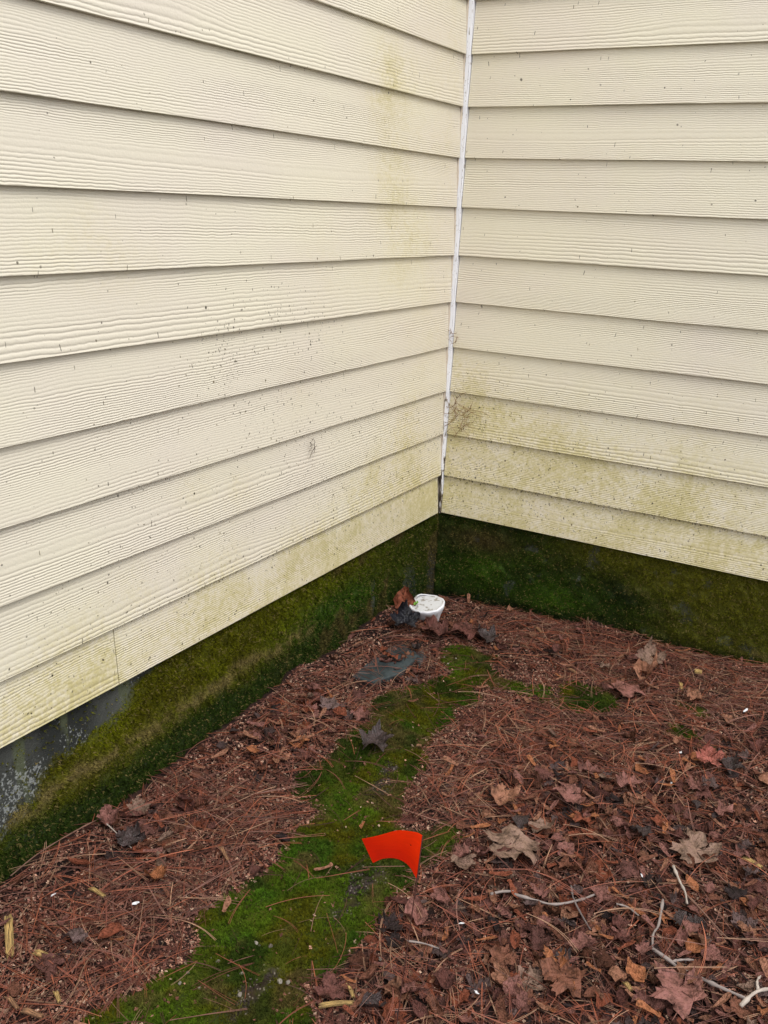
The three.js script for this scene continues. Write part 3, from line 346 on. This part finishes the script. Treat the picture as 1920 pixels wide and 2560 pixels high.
const ovalOut = []; for (let i = 0; i < 22; i++) { const a = i / 22 * 6.283 - Math.PI / 2, y = (Math.sin(a) + 1) / 2, w = Math.sin(Math.PI * Math.pow(y, 0.8)) * 0.36 + 0.012; ovalOut.push([Math.cos(a) >= 0 ? w * (1 + (i % 2 ? 0.1 : 0)) : -w * (1 + (i % 2 ? 0.1 : 0)), y]); }
const seedOut = [[0, 0], [0.09, 0.02], [0.12, 0.1], [0.08, 0.2], [0.1, 0.35], [0.15, 0.55], [0.19, 0.75], [0.17, 0.9], [0.08, 0.99], [-0.04, 0.98], [-0.1, 0.85], [-0.1, 0.6], [-0.09, 0.35], [-0.08, 0.18], [-0.1, 0.08], [-0.07, 0.01]];
function leafGeo(out, o, r) { // o: {cup, fold, roll, wave, rings, jit, tear}
  const c = [0, 0.38], P = [0, 0, 0], I = [], U = [], n = out.length, K = o.rings ?? 3, src = [c.slice()];
  for (let k = 1; k <= K; k++) for (let i = 0; i < n; i++) { const t = k / K, j = k === K ? 1 + (r() - 0.5) * (o.jit ?? 0.12) : 1; src.push([c[0] + (out[i][0] - c[0]) * t * j, c[1] + (out[i][1] - c[1]) * t * j]); }
  const ph = r() * 9, ph2 = r() * 9, ra = (o.rollAng ?? 0), ca = Math.cos(ra), sa = Math.sin(ra);
  const V = src.map(([x, y]) => { const d2 = x * x + (y - 0.38) ** 2, d = Math.sqrt(d2); let X = x, Y = y, Z = o.cup * d2 + o.fold * Math.abs(x) + o.wave * Math.sin(x * 7 + ph) * Math.cos(y * 6 + ph2) * d + 0.05 * Math.sin(Math.atan2(y - 0.38, x) * 5 + ph2) * d + o.wave * 0.5 * noise(x * 9 + ph, y * 9 + ph2, 9) * d; if (o.roll) { const a = X * ca + (Y - 0.38) * sa, b = -X * sa + (Y - 0.38) * ca, R = 1 / o.roll, aa = a / R, na = R * Math.sin(aa) * (1 - Z * o.roll * 0.3), nz = R * (1 - Math.cos(aa)) + Z * Math.cos(aa); X = na * ca - b * sa; Y = na * sa + b * ca + 0.38; Z = nz; } return [X, Z, 0.38 - Y]; });
  const skip = o.tear ? Math.floor(r() * n) : -1, sl = o.tear ? Math.floor(n * (0.12 + r() * 0.2)) : 0;
  const cut = (i) => o.tear && ((i - skip + n) % n) < sl;
  for (let i = 0; i < n; i++) { const j = (i + 1) % n; I.push(0, 1 + i, 1 + j); for (let k = 0; k < K - 1; k++) { if (k === K - 2 && cut(i)) continue; const a = 1 + k * n + i, b = 1 + k * n + j; I.push(a, a + n, b, b, a + n, b + n); } }
  const PP = V.flat(); for (const [x, y] of src) U.push(x / 1.5 + 0.5, (y + 0.2) / 1.3);
  if (o.hole) { const hx = 0.1, hy = 0.32; for (let i = I.length - 3; i >= 0; i -= 3) { let mx = 0, my = 0; for (let q = 0; q < 3; q++) { mx += src[I[i + q]][0] / 3; my += src[I[i + q]][1] / 3; } if (Math.hypot(mx - hx, my - hy) < 0.13) I.splice(i, 3); } }
  // lift so that the lowest point lies at zero
  let lo = 9; for (let i = 1; i < PP.length; i += 3) lo = Math.min(lo, PP[i]); for (let i = 1; i < PP.length; i += 3) PP[i] -= lo;
  let g = new THREE.BufferGeometry(); g.setAttribute('position', new THREE.Float32BufferAttribute(PP, 3)); g.setAttribute('uv', new THREE.Float32BufferAttribute(U, 2)); g.setIndex(I); g.computeVertexNormals();
  if (o.stem) { const s = V[1], st = tube([new THREE.Vector3(s[0], s[1] - lo, s[2]), new THREE.Vector3(s[0] + 0.05, s[1] - lo + 0.03, s[2] + 0.25), new THREE.Vector3(s[0] + 0.02 + 0.1 * r(), s[1] - lo + 0.05, s[2] + 0.5)], 0.014, 4, 0.3); g = mergeGeometries([g, st]); }
  return g;
}
const geoSet = { 0: [], 1: [], 2: [], s: [] };
{ const r = rng(141);
  for (let i = 0; i < 18; i++) geoSet[0].push(leafGeo(mapleOut, { cup: (r() - 0.35) * 0.9, fold: (r() - 0.4) * 0.7, roll: i % 3 === 0 ? 2 + r() * 2 : 0.4 + r() * 1.2, rollAng: r() * 3, wave: 0.2 + r() * 0.3, tear: i % 2 === 1, stem: i % 4 === 2, jit: 0.3 }, r));
  for (let i = 0; i < 8; i++) geoSet[1].push(leafGeo(i % 3 === 2 ? mapleOut : ovalOut, { cup: 0.3, fold: 0.2, roll: 3.2 + r() * 2.6, rollAng: (r() - 0.5) * 0.5, wave: 0.2, stem: i % 2 }, r));
  for (let i = 0; i < 8; i++) geoSet[2].push(leafGeo(ovalOut.map(([x, y]) => [x * (0.6 + 0.1 * i), y]), { cup: (r() - 0.3) * 0.9, fold: (r() - 0.3) * 0.9, roll: r() * 2, rollAng: r() * 3, wave: 0.15 + r() * 0.15, jit: 0.1, tear: i % 3 === 1, stem: i % 3 === 0 }, r));
  for (let i = 0; i < 6; i++) geoSet.s.push(leafGeo(seedOut, { cup: (r() - 0.3) * 0.5, fold: r() * 0.4, roll: 0.5 + r() * 2, rollAng: (r() - 0.5), wave: 0.1, rings: 2, jit: 0.05 }, r));
}
const LC = { mauve: lin(142, 98, 88), brown: lin(124, 82, 64), tan: lin(160, 114, 90), orange: lin(170, 110, 74), dark: lin(72, 60, 58), pale: lin(142, 116, 100), pink: lin(176, 108, 94), rust: lin(140, 80, 58), grey: lin(116, 96, 92), black: lin(40, 40, 46), plum: lin(108, 70, 62) };
const leafMat = {}; for (const k in LC) leafMat[k] = matte({ specularIntensity: k === 'dark' || k === 'black' ? 0.6 : 0.3, color: col(LC[k].map((v) => v * 0.94)), map: leafTex.map, bumpMap: leafTex.bump, bumpScale: 0.004, roughness: k === 'dark' || k === 'black' ? 0.42 : 0.62 });
const colourWord = { mauve: 'mauve', brown: 'brown', tan: 'tan', orange: 'orange brown', dark: 'dark grey', pale: 'pale tan', pink: 'reddish', rust: 'rust brown', grey: 'grey brown', plum: 'plum brown' };
function placeLeaf(kind, x, z, size, head, tilt, colour, q, lift) {
  const gs = geoSet[kind], m = new THREE.Mesh(gs[(q() * gs.length) | 0], leafMat[colour]);
  m.scale.setScalar(size); m.rotation.set((q() - 0.5) * 0.5 + tilt * 0.9, head, (q() - 0.5) * 0.6 + tilt * 0.3, 'YXZ');
  m.position.set(x, groundY(x, z) + lift, z); return m;
}
const marks = [[T.H.pipe[0], T.H.pipe[2], 0.2, 'near the white pipe stub'], [...T.SLATE[0][2], 0.16, 'beside the slate stone'], [T.FLAG[0][0][0], T.FLAG[0][0][2], 0.2, 'around the wire of the marker flag'], [...T.TWIG[5][0][2], 0.17, 'beside the long forked branch'], [...T.TWIG[1][0][3], 0.15, 'around the bowed grey twig'], [T.LEAF[9][1], T.LEAF[9][2], 0.16, 'around the large pale flat leaf'], [T.LEAF[4][1], T.LEAF[4][2], 0.2, 'around the crinkled reddish leaf'], [T.LEAF[2][1], T.LEAF[2][2], 0.2, 'around the pale holed leaf'], [T.LEAF[14][1], T.LEAF[14][2], 0.18, 'around the ribbed pale brown leaf'], [T.LEAF[17][1], T.LEAF[17][2], 0.16, 'around the large brown maple leaf'], [...T.CHIP[0][0], 0.2, 'beside the long splintered wood chip']];
function where(x, z) {
  for (const [a, b, r, w] of marks) if (Math.hypot(x - a, z - b) < r) return w;
  if (mossAt(x, z) > 0.5) return 'on the moss'; if (x < 0.22) return 'at the foot of the foundation with the bare patch'; if (z < 0.3) return 'at the foot of the wholly mossy foundation';
  let e = 0; for (let k = 0; k < 12; k++) e = Math.max(e, mossAt(x + 0.1 * Math.cos(k / 1.9), z + 0.1 * Math.sin(k / 1.9))); if (e > 0.5) return 'along the border of the moss';
  return x < 0.75 ? 'on the needles between moss and foundation' : z > 1.5 ? 'in the thick leaf pile' : 'in the needles behind the leaf pile';
}
const pileDens = (x, z) => clamp((mossAt(x, z) > 0.4 ? 0.04 : 1) * (0.05 + 0.5 * blobs(T.PILE, x, z)));
{ // the lower layers of the leaf pile, joined
  const q = rng(151), parts = [], cs = ['mauve', 'brown', 'dark', 'plum', 'brown', 'plum', 'tan', 'grey', 'rust', 'mauve'];
  for (let i = 0; i < 1700; i++) {
    const [x, z] = spot(q, pileDens), kind = q() < 0.17 ? 0 : q() < 0.4 ? 's' : q() < 0.6 ? 2 : 1, m = placeLeaf(kind, x, z, (kind === 0 ? 0.052 : 0.04) * (0.5 + q() * 0.8), q() * 6.28, (q() - 0.5) * 0.7, 'brown', q, q() * 0.012);
    m.updateMatrix(); const g = m.geometry.clone().applyMatrix4(m.matrix), c = LC[cs[(q() * cs.length) | 0]], v = 0.38 + q() * 0.55, n = g.attributes.position.count, a = new Float32Array(n * 3); for (let k = 0; k < n; k++) a.set([c[0] * v, c[1] * v, c[2] * v], k * 3);
    g.setAttribute('color', new THREE.BufferAttribute(a, 3)); parts.push(g);
  }
  const m = new THREE.Mesh(mergeGeometries(parts), matte({ vertexColors: true, map: leafTex.map, bumpMap: leafTex.bump, bumpScale: 0.004, roughness: 0.6 }));
  top(m, 'leaf_litter'); tag(m, 'under layer of damp brown and plum leaves in the litter', 'leaf litter', null, 'stuff');
}
{ // leaves on top, each its own
  const q = rng(161), weights = ['mauve', 'mauve', 'mauve', 'brown', 'brown', 'brown', 'tan', 'tan', 'orange', 'dark', 'plum', 'plum', 'rust', 'rust', 'grey', 'pale'];
  for (let i = 0; i < 262; i++) {
    const [x, z] = spot(q, pileDens), c = weights[(q() * weights.length) | 0], kind = q() < 0.25 ? 0 : q() < 0.5 ? 2 : 1;
    const size = (kind === 0 ? 0.062 : 0.05) * (0.5 + q() * 0.7), m = placeLeaf(kind, x, z, size, q() * 6.28, (q() - 0.4) * 0.6, c, q, 0.006 + q() * 0.018);
    top(m, 'fallen_leaf'); tag(m, `${size > 0.055 ? 'big ' : size < 0.032 ? 'small ' : ''}${colourWord[c]} ${['crumpled lobed leaf', 'rolled up leaf', 'oval leaf'][kind]} ${where(x, z)}`, 'leaf', 'fallen leaves in the litter');
  }
  for (let i = 0; i < 280; i++) {
    const near = q() < 0.7, [x, z] = spot(q, near ? (a, b) => pileDens(a, b) * (b > 1.2 ? 1 : 0.5) : (a, b) => (mossAt(a, b) > 0.5 ? 0.1 : 0.5)), c = ['orange', 'tan', 'brown', 'rust', 'mauve', 'tan'][(q() * 6) | 0];
    const size = 0.046 * (0.7 + q() * 0.6), m = placeLeaf('s', x, z, size, q() * 6.28, (q() - 0.3) * 0.5, c, q, 0.012 + q() * 0.014);
    top(m, 'winged_seed'); tag(m, `${size > 0.053 ? 'large ' : size < 0.041 ? 'small ' : ''}${colourWord[c]} winged maple seed ${where(x, z)}`, 'seed', 'winged maple seeds on the litter');
  }
  for (const [kind, x, z, wid, head, tilt, c, curl, label] of T.LEAF) {
    const r = rng(Math.round(x * 1e4 + z * 7e3)), out = kind === 2 ? ovalOut : kind === 1 ? ovalOut : mapleOut;
    const g = leafGeo(out, { cup: kind === 1 ? 0.2 : 0.3 * curl, fold: 0.18 * curl * (r() < 0.5 ? 1 : -1), roll: kind === 1 ? 2 + curl : curl * 0.9, rollAng: r() * 3, wave: 0.16 + 0.3 * curl, rings: 5, jit: 0.22, stem: kind !== 1, hole: label.includes('hole') }, r);
    const m = new THREE.Mesh(g, leafMat[c]); m.scale.setScalar(wid / (kind === 0 ? 1.25 : 0.95)); m.rotation.set(tilt, head * Math.PI / 180, 0, 'YXZ'); m.position.set(x, groundY(x, z) + 0.016 + wid * 0.35 * Math.sin(Math.min(1, Math.abs(tilt))), z);
    top(m, 'fallen_leaf'); tag(m, label, 'leaf', 'fallen leaves in the litter');
  }
  const E = new THREE.Euler();
  for (let i = 0; i < 290; i++) { // loose needles on top
    const [x, z] = spot(q, needleDens), L = 0.1 + q() * 0.07, c = (q() * 7) | 0, k = (q() * 8) | 0;
    const m = new THREE.Mesh(needleGeos[k], needleMats(c)); m.scale.setScalar(L); m.rotation.set((q() - 0.5) * 0.2, fbm(x * 5, z * 5, 2, 113) * 3 + (q() - 0.5) * 3.2, (q() - 0.5) * 0.16, 'YXZ'); m.position.set(x, groundY(x, z) + 0.012 + q() * 0.008 + 0.022 * pileDens(x, z), z);
    top(m, 'pine_needle'); tag(m, `${L > 0.145 ? 'long ' : ''}${['reddish brown', 'brown', 'dull brown', 'orange brown', 'pale brown', 'dark brown', 'tan'][c]} ${needlePairs[k] ? 'needle pair' : 'pine needle'} ${where(x, z)}`, 'pine needle', 'loose pine needles');
  }
}
function needleMats(c) { needleMats.c ??= []; return needleMats.c[c] ??= std({ color: col(needlePal[c]), roughness: 0.55 }); }

// ---------------------------------------------------------------- twigs, chips, stones, fragments
{
  const r = rng(171), bark = tex(64, 256, (i, j) => { const b = clamp(0.8 + 0.4 * fbm(i / 6, j / 40, 3, 181) + (r() - 0.5) * 0.25); return [b, b * 0.98, b * 0.97]; });
  const tc = { grey: lin(152, 140, 134), dark: lin(120, 108, 104), pale: lin(186, 174, 162), tan: lin(128, 94, 78) }, tm = {}; for (const k in tc) tm[k] = std({ color: col(tc[k]), map: bark, bumpMap: bark, bumpScale: 0.001, roughness: 0.75 });
  T.TWIG.forEach(([pts, rad, c, label], i) => {
    const lift = 0.024, mk = (pp, R, tp) => tube(pp.map(([x, z], k) => new THREE.Vector3(x + (r() - 0.5) * 0.003, groundY(x, z) + lift + (k % 2) * 0.002, z + (r() - 0.5) * 0.003)), R, 7, tp, 0.5, r);
    const g = new THREE.Group(), m = new THREE.Mesh(mk(pts, rad * 0.82, 0.35), tm[c]); m.name = 'stem'; g.add(m);
    const f = i === 5 ? T.FORK[0] : i === 6 ? T.FORK[1] : null;
    if (f) { const s = new THREE.Mesh(mk(f, rad * 0.6, 0.5), tm[c]); s.name = 'side_shoot'; g.add(s); }
    top(g, 'twig'); tag(g, label, 'twig', 'twigs on the leaf litter');
  });
  const fib = tex(256, 64, (i, j) => { const b = clamp(0.68 + 1.1 * fbm(i / 70, j / 4, 3, 191) + (r() - 0.5) * 0.25); return [b, b, b]; });
  const cm = { y: std({ color: col(lin(188, 154, 94)), map: fib, bumpMap: fib, bumpScale: 0.002, roughness: 0.8 }), t: std({ color: col(lin(160, 116, 82)), map: fib, bumpMap: fib, bumpScale: 0.002, roughness: 0.8 }) };
  for (const [a, b, w, c, label] of T.CHIP) {
    const L = Math.hypot(b[0] - a[0], b[1] - a[1]), g = new THREE.BoxGeometry(L, w * 0.35, w, 8, 2, 5), p = g.attributes.position;
    for (let i = 0; i < p.count; i++) { const x = p.getX(i), y = p.getY(i), z = p.getZ(i), e = Math.abs(x) > L * 0.49; p.setXYZ(i, x * (e ? 1 + 0.22 * noise(z / w * 6, y * 300, 5 + (x > 0 ? 1 : 0)) : 1), y + 0.0012 * noise(x * 60, z * 900, 7) + 0.002 * Math.cos(x / L * 3), z * (1 - 0.25 * (x / L + 0.5) * (w > 0.015 ? 0.3 : 1)) + 0.001 * noise(x * 90, 3, 8)); }
    g.computeVertexNormals(); const m = new THREE.Mesh(g, cm[c]); const x = (a[0] + b[0]) / 2, z = (a[1] + b[1]) / 2; m.position.set(x, groundY(x, z) + 0.017, z); m.rotation.set((r() - 0.5) * 0.3, -Math.atan2(b[1] - a[1], b[0] - a[0]), (r() - 0.5) * 0.12, 'YXZ'); top(m, 'wood_chip'); tag(m, label, 'wood chip', 'wood chips in the litter');
  }
  const wm = std({ color: col(lin(216, 216, 218)), roughness: 0.5 });
  for (const [[x, z], s, label] of T.WHITE) { const g = new THREE.IcosahedronGeometry(s * 0.5, 2), p = g.attributes.position; for (let i = 0; i < p.count; i++) { const n = 1 + 0.75 * noise(p.getX(i) / s * 4 + x * 50, p.getY(i) / s * 4 + p.getZ(i) / s * 3, 9); p.setXYZ(i, p.getX(i) * n * 1.15, p.getY(i) * n * 0.35 + 0.15 * p.getX(i), p.getZ(i) * n * 0.45); } g.computeVertexNormals(); const m = new THREE.Mesh(g, wm); m.position.set(x, groundY(x, z) + 0.018, z); m.rotation.y = r() * 6; top(m, 'white_fragment'); tag(m, label, 'fragment', 'white fragments in the litter'); }
  const pm = [std({ color: col(lin(118, 110, 100)), roughness: 0.8 }), std({ color: col(lin(96, 86, 80)), roughness: 0.8 }), std({ color: col(lin(138, 130, 120)), roughness: 0.8 })];
  T.PEB.forEach(([x, z], i) => { const s = 0.0025 + r() * 0.004, g = new THREE.IcosahedronGeometry(s, 2), p = g.attributes.position; for (let k = 0; k < p.count; k++) { const n = 1 + 0.25 * noise(p.getX(k) / s * 1.6 + i * 7, (p.getY(k) + p.getZ(k)) / s * 1.6, 12); p.setXYZ(k, p.getX(k) * n * 1.2, p.getY(k) * n * 0.7, p.getZ(k) * n * 0.9); } g.computeVertexNormals(); const m = new THREE.Mesh(g, pm[i % 3]); m.position.set(x, groundY(x, z) + s * 0.6, z); m.rotation.y = r() * 6; top(m, 'pebble'); tag(m, ['greyish beige', 'grey brown', 'pale'][i % 3] + ' pebble bedded in the grit ' + where(x, z), 'pebble', 'pebbles in the moss and grit'); });
  // slate stones
  const slateMap = tex(256, 256, (i, j) => { const n = fbm(i / 30, j / 30, 5, 201), s = r() < 0.006 ? 1.5 : 1; return mix3(lin(32, 41, 43), lin(54, 63, 65), clamp(0.5 + n * 1.3 + (r() - 0.5) * 0.25)).map((v) => v * s); });
  T.SLATE.forEach((pts, i) => {
    const cx = pts.reduce((s, p) => s + p[0], 0) / pts.length, cz = pts.reduce((s, p) => s + p[1], 0) / pts.length, sh = new THREE.Shape(pts.map(([x, z]) => new THREE.Vector2(x - cx, -(z - cz))));
    const g = new THREE.ExtrudeGeometry(sh, { depth: 0.035, bevelEnabled: true, bevelSize: 0.007, bevelThickness: 0.006, bevelSegments: 3, steps: 2 }); g.rotateX(-Math.PI / 2);
    const p = g.attributes.position; for (let k = 0; k < p.count; k++) p.setY(k, p.getY(k) + 0.006 * noise(p.getX(k) * 14 + i * 5, p.getZ(k) * 14, 14)); g.computeVertexNormals();
    const uv = g.attributes.uv; for (let k = 0; k < uv.count; k++) uv.setXY(k, p.getX(k) * 4, p.getZ(k) * 4);
    const m = new THREE.Mesh(g, std({ map: slateMap, bumpMap: slateMap, bumpScale: 0.004, roughness: 0.7 })); m.position.set(cx, groundY(cx, cz) - 0.026, cz); m.rotation.z = -0.06; top(m, 'slate_stone'); tag(m, i ? 'small dark slate stone beside the larger slate' : 'large dark blue green slate stone lying in front of the pipe stub', 'stone', 'slate stones');
  });
}
{ // broken white pipe stub in the corner
  const [x, y, z] = T.H.pipe, r = rng(211), g0 = new THREE.Group();
  const prof = [[0.026, -0.03], [0.03, 0], [0.044, 0.04], [0.055, 0.066], [0.0585, 0.078], [0.0575, 0.083], [0.054, 0.0845], [0.05, 0.083]].map((p) => new THREE.Vector2(...p));
  const g = new THREE.LatheGeometry(prof, 48), p = g.attributes.position;
  for (let i = 0; i < p.count; i++) { const a = Math.atan2(p.getZ(i), p.getX(i)), yy = p.getY(i), k = sstep(0.05, 0.085, yy); p.setXYZ(i, p.getX(i) * (1 + 0.03 * noise(a * 3, yy * 30, 15)), yy - k * 0.004 * Math.max(0, noise(a * 4 + 2, 1, 16)) + k * 0.012 * Math.exp(-((a + 2.5) ** 2) * 8), p.getZ(i) * (1 + 0.03 * noise(a * 3 + 4, yy * 30, 17))); }
  g.computeVertexNormals();
  const map = tex(256, 128, (i, j) => { const n = fbm(i / 20, j / 16, 4, 221), d = n > 0.28 ? 1 : 0; return mix3(lin(232, 232, 236), lin(176, 170, 160), d * 0.6 + clamp(n) * 0.3); });
  const mat = std({ map, roughness: 0.55 });
  const body = new THREE.Mesh(g, mat); body.name = 'pipe_body'; g0.add(body);
  const fg = new THREE.CircleGeometry(0.0535, 40); fg.rotateX(-Math.PI / 2); const fp = fg.attributes.position; for (let i = 0; i < fp.count; i++) fp.setY(i, 0.0815 + 0.002 * noise(fp.getX(i) * 60, fp.getZ(i) * 60, 18)); fg.computeVertexNormals();
  const fmap = tex(128, 128, (i, j) => { const n = fbm(i / 14, j / 10, 4, 231); return mix3(lin(214, 214, 214), lin(150, 142, 130), sstep(0.1, 0.5, n)); });
  const plug = new THREE.Mesh(fg, std({ map: fmap, roughness: 0.7 })); plug.name = 'plug'; g0.add(plug);
  g0.position.set(x - 0.012, groundY(x, z) - 0.008, z - 0.02); g0.scale.set(1.25, 1.0, 1.15); g0.rotation.set(0.2, 0, 0.1); top(g0, 'pipe_stub'); tag(g0, 'broken white plastic pipe stub standing in litter at the wall corner', 'pipe');
  // seedling
  const s = new THREE.Group(), b = T.H.seed, green = std({ color: col(lin(110, 160, 50)), roughness: 0.5, side: THREE.DoubleSide });
  const st = new THREE.Mesh(tube([new THREE.Vector3(0, -0.01, 0), new THREE.Vector3(0.004, 0.02, 0.002), new THREE.Vector3(0.012, 0.045, 0.004), new THREE.Vector3(0.004, 0.068, 0.002)], 0.0011, 5, 0.2), std({ color: col(lin(70, 60, 50)) })); st.name = 'stem'; s.add(st);
  for (const [lx, ly, a, k] of [[0.004, 0.066, 2.4, 1], [0.014, 0.046, -0.5, 1], [0.002, 0.072, 0.6, 0.8], [0.012, 0.05, 2.6, 0.7], [0.018, 0.036, -0.9, 1]]) { const lg = leafGeo(ovalOut, { cup: 0.3, fold: 0.3, roll: 0, wave: 0.05, rings: 2 }, r), l = new THREE.Mesh(lg, green); l.scale.setScalar(0.016 * k); l.position.set(lx + Math.cos(a) * 0.006, ly, 0.004); l.rotation.set(0.9, a, 0); l.name = 'leaflet'; s.add(l); }
  s.position.set(b[0] - 0.01, groundY(b[0], b[2]), b[2] + 0.02); top(s, 'seedling'); tag(s, 'tiny bright green seedling growing in front of the white pipe stub', 'plant');
}
{ // orange marker flag on a wire
  const rows = T.FLAG.map((rw) => rw.map((p) => new THREE.Vector3(...p))), ct = new THREE.CatmullRomCurve3(rows.map((r) => r[0])), cb = new THREE.CatmullRomCurve3(rows.map((r) => r[1])), NU = 40, NV = 20, P = [], U = [], I = [];
  const pt = (u, v) => { const a = ct.getPoint(u), b = cb.getPoint(u), p = a.clone().lerp(b, v); const s = Math.sin(v * Math.PI) * 0.006 * Math.sin(u * 3.1); p.x += s * 0.5; p.z += s; p.y += 0.0007 * Math.sin(u * 13 + v * 4); return p; };
  for (const sd of [-1, 1]) { const k0 = P.length / 3; for (let j = 0; j <= NV; j++) for (let i = 0; i <= NU; i++) { const u = i / NU, v = j / NV, p = pt(u, v), n = pt(Math.min(1, u + 0.01), v).sub(pt(Math.max(0, u - 0.01), v)).cross(pt(u, Math.min(1, v + 0.01)).sub(pt(u, Math.max(0, v - 0.01)))).normalize(); p.addScaledVector(n, sd * 0.0002); P.push(p.x, p.y, p.z); U.push(u, v); } for (let j = 0; j < NV; j++) for (let i = 0; i < NU; i++) { const a = k0 + j * (NU + 1) + i; sd > 0 ? I.push(a, a + 1, a + NU + 1, a + 1, a + NU + 2, a + NU + 1) : I.push(a, a + NU + 1, a + 1, a + 1, a + NU + 1, a + NU + 2); } }
  const g = new THREE.BufferGeometry(); g.setAttribute('position', new THREE.Float32BufferAttribute(P, 3)); g.setAttribute('uv', new THREE.Float32BufferAttribute(U, 2)); g.setIndex(I); g.computeVertexNormals();
  const r = rng(241), red = [1.0, 0.062, 0.0], map = tex(256, 256, (i, j) => { const d = Math.hypot(i - 72, (j - 88)), n = 0.96 + 0.06 * fbm(i / 30, j / 8, 3, 251); let c = [red[0] * n, red[1] * n, red[2]]; if (d < 3.2) c = lin(140, 26, 8); if (r() < 0.0006) c = lin(190, 40, 10); return c; });
  const root = new THREE.Group(), foot = new THREE.Vector3(...T.H.foot), F = new THREE.Mesh(g, new THREE.MeshPhysicalMaterial({ map, roughness: 1, transmission: 0.6, specularIntensity: 0.1, thickness: 0, side: THREE.DoubleSide }));
  const A = rows[0][0], B = rows[0][1], dir = A.clone().sub(foot);
  F.name = 'flag'; F.position.sub(foot); root.add(F);
  const w = new THREE.Mesh(tube([foot.clone().addScaledVector(dir, -0.15), foot.clone().addScaledVector(dir, 0.3), foot.clone().addScaledVector(dir, 0.6), B.clone(), A.clone()].map((p) => p.sub(foot)), 0.0011, 6), std({ color: col(lin(92, 58, 52)), roughness: 0.5, metalness: 0.3 })); w.name = 'wire_stake'; root.add(w);
  root.position.copy(foot); top(root, 'marker_flag'); tag(root, 'bright orange plastic marker flag on a thin wire stake', 'flag');
}
{ // dry tangles caught on the siding
  const r = rng(261), mats = [std({ color: col(lin(132, 96, 62)), roughness: 0.8 }), std({ color: col(lin(96, 84, 74)), roughness: 0.8 })];
  const tangle = (o, wall, strands, R, m, label) => {
    const parts = []; for (let i = 0; i < strands; i++) { const a0 = r() * 6.28, cx = (r() - 0.5) * R * 1.2, cy = (r() - 0.5) * R * 1.2, L = R * (0.5 + r() * 0.9), bend = (r() - 0.5) * 3.4, pts = []; for (let k = 0; k <= 5; k++) { const t = k / 5 - 0.5, a = a0 + bend * t, px = cx + Math.cos(a) * L * t, py = cy + Math.sin(a) * L * t, oo = 0.0015 + 0.006 * r() * (1 - Math.abs(t)); pts.push(wall === 'R' ? new THREE.Vector3(px, py, oo) : new THREE.Vector3(oo, py, px)); } parts.push(tube(pts, 0.0006 + r() * 0.0004, 4)); }
    const t = new THREE.Mesh(mergeGeometries(parts), m); t.position.set(...o); top(t, 'dry_tendril_tangle'); tag(t, label, 'tangle');
  };
  tangle([0.083, 0.44, 0.001], 'R', 22, 0.095, mats[0], 'tangle of dry brown vine tendrils clinging to the siding beside the corner trim');
  tangle([0.001, 0.492, 0.977], 'L', 5, 0.04, mats[1], 'small wisp of dark dry fibres stuck on the wall with the butt joint');
  tangle([0.012, 0.757, 0.006], 'R', 8, 0.035, mats[0], 'tuft of dry fibres caught across the white corner trim');
}
camera.updateMatrixWorld();
renderer.render(scene, camera);
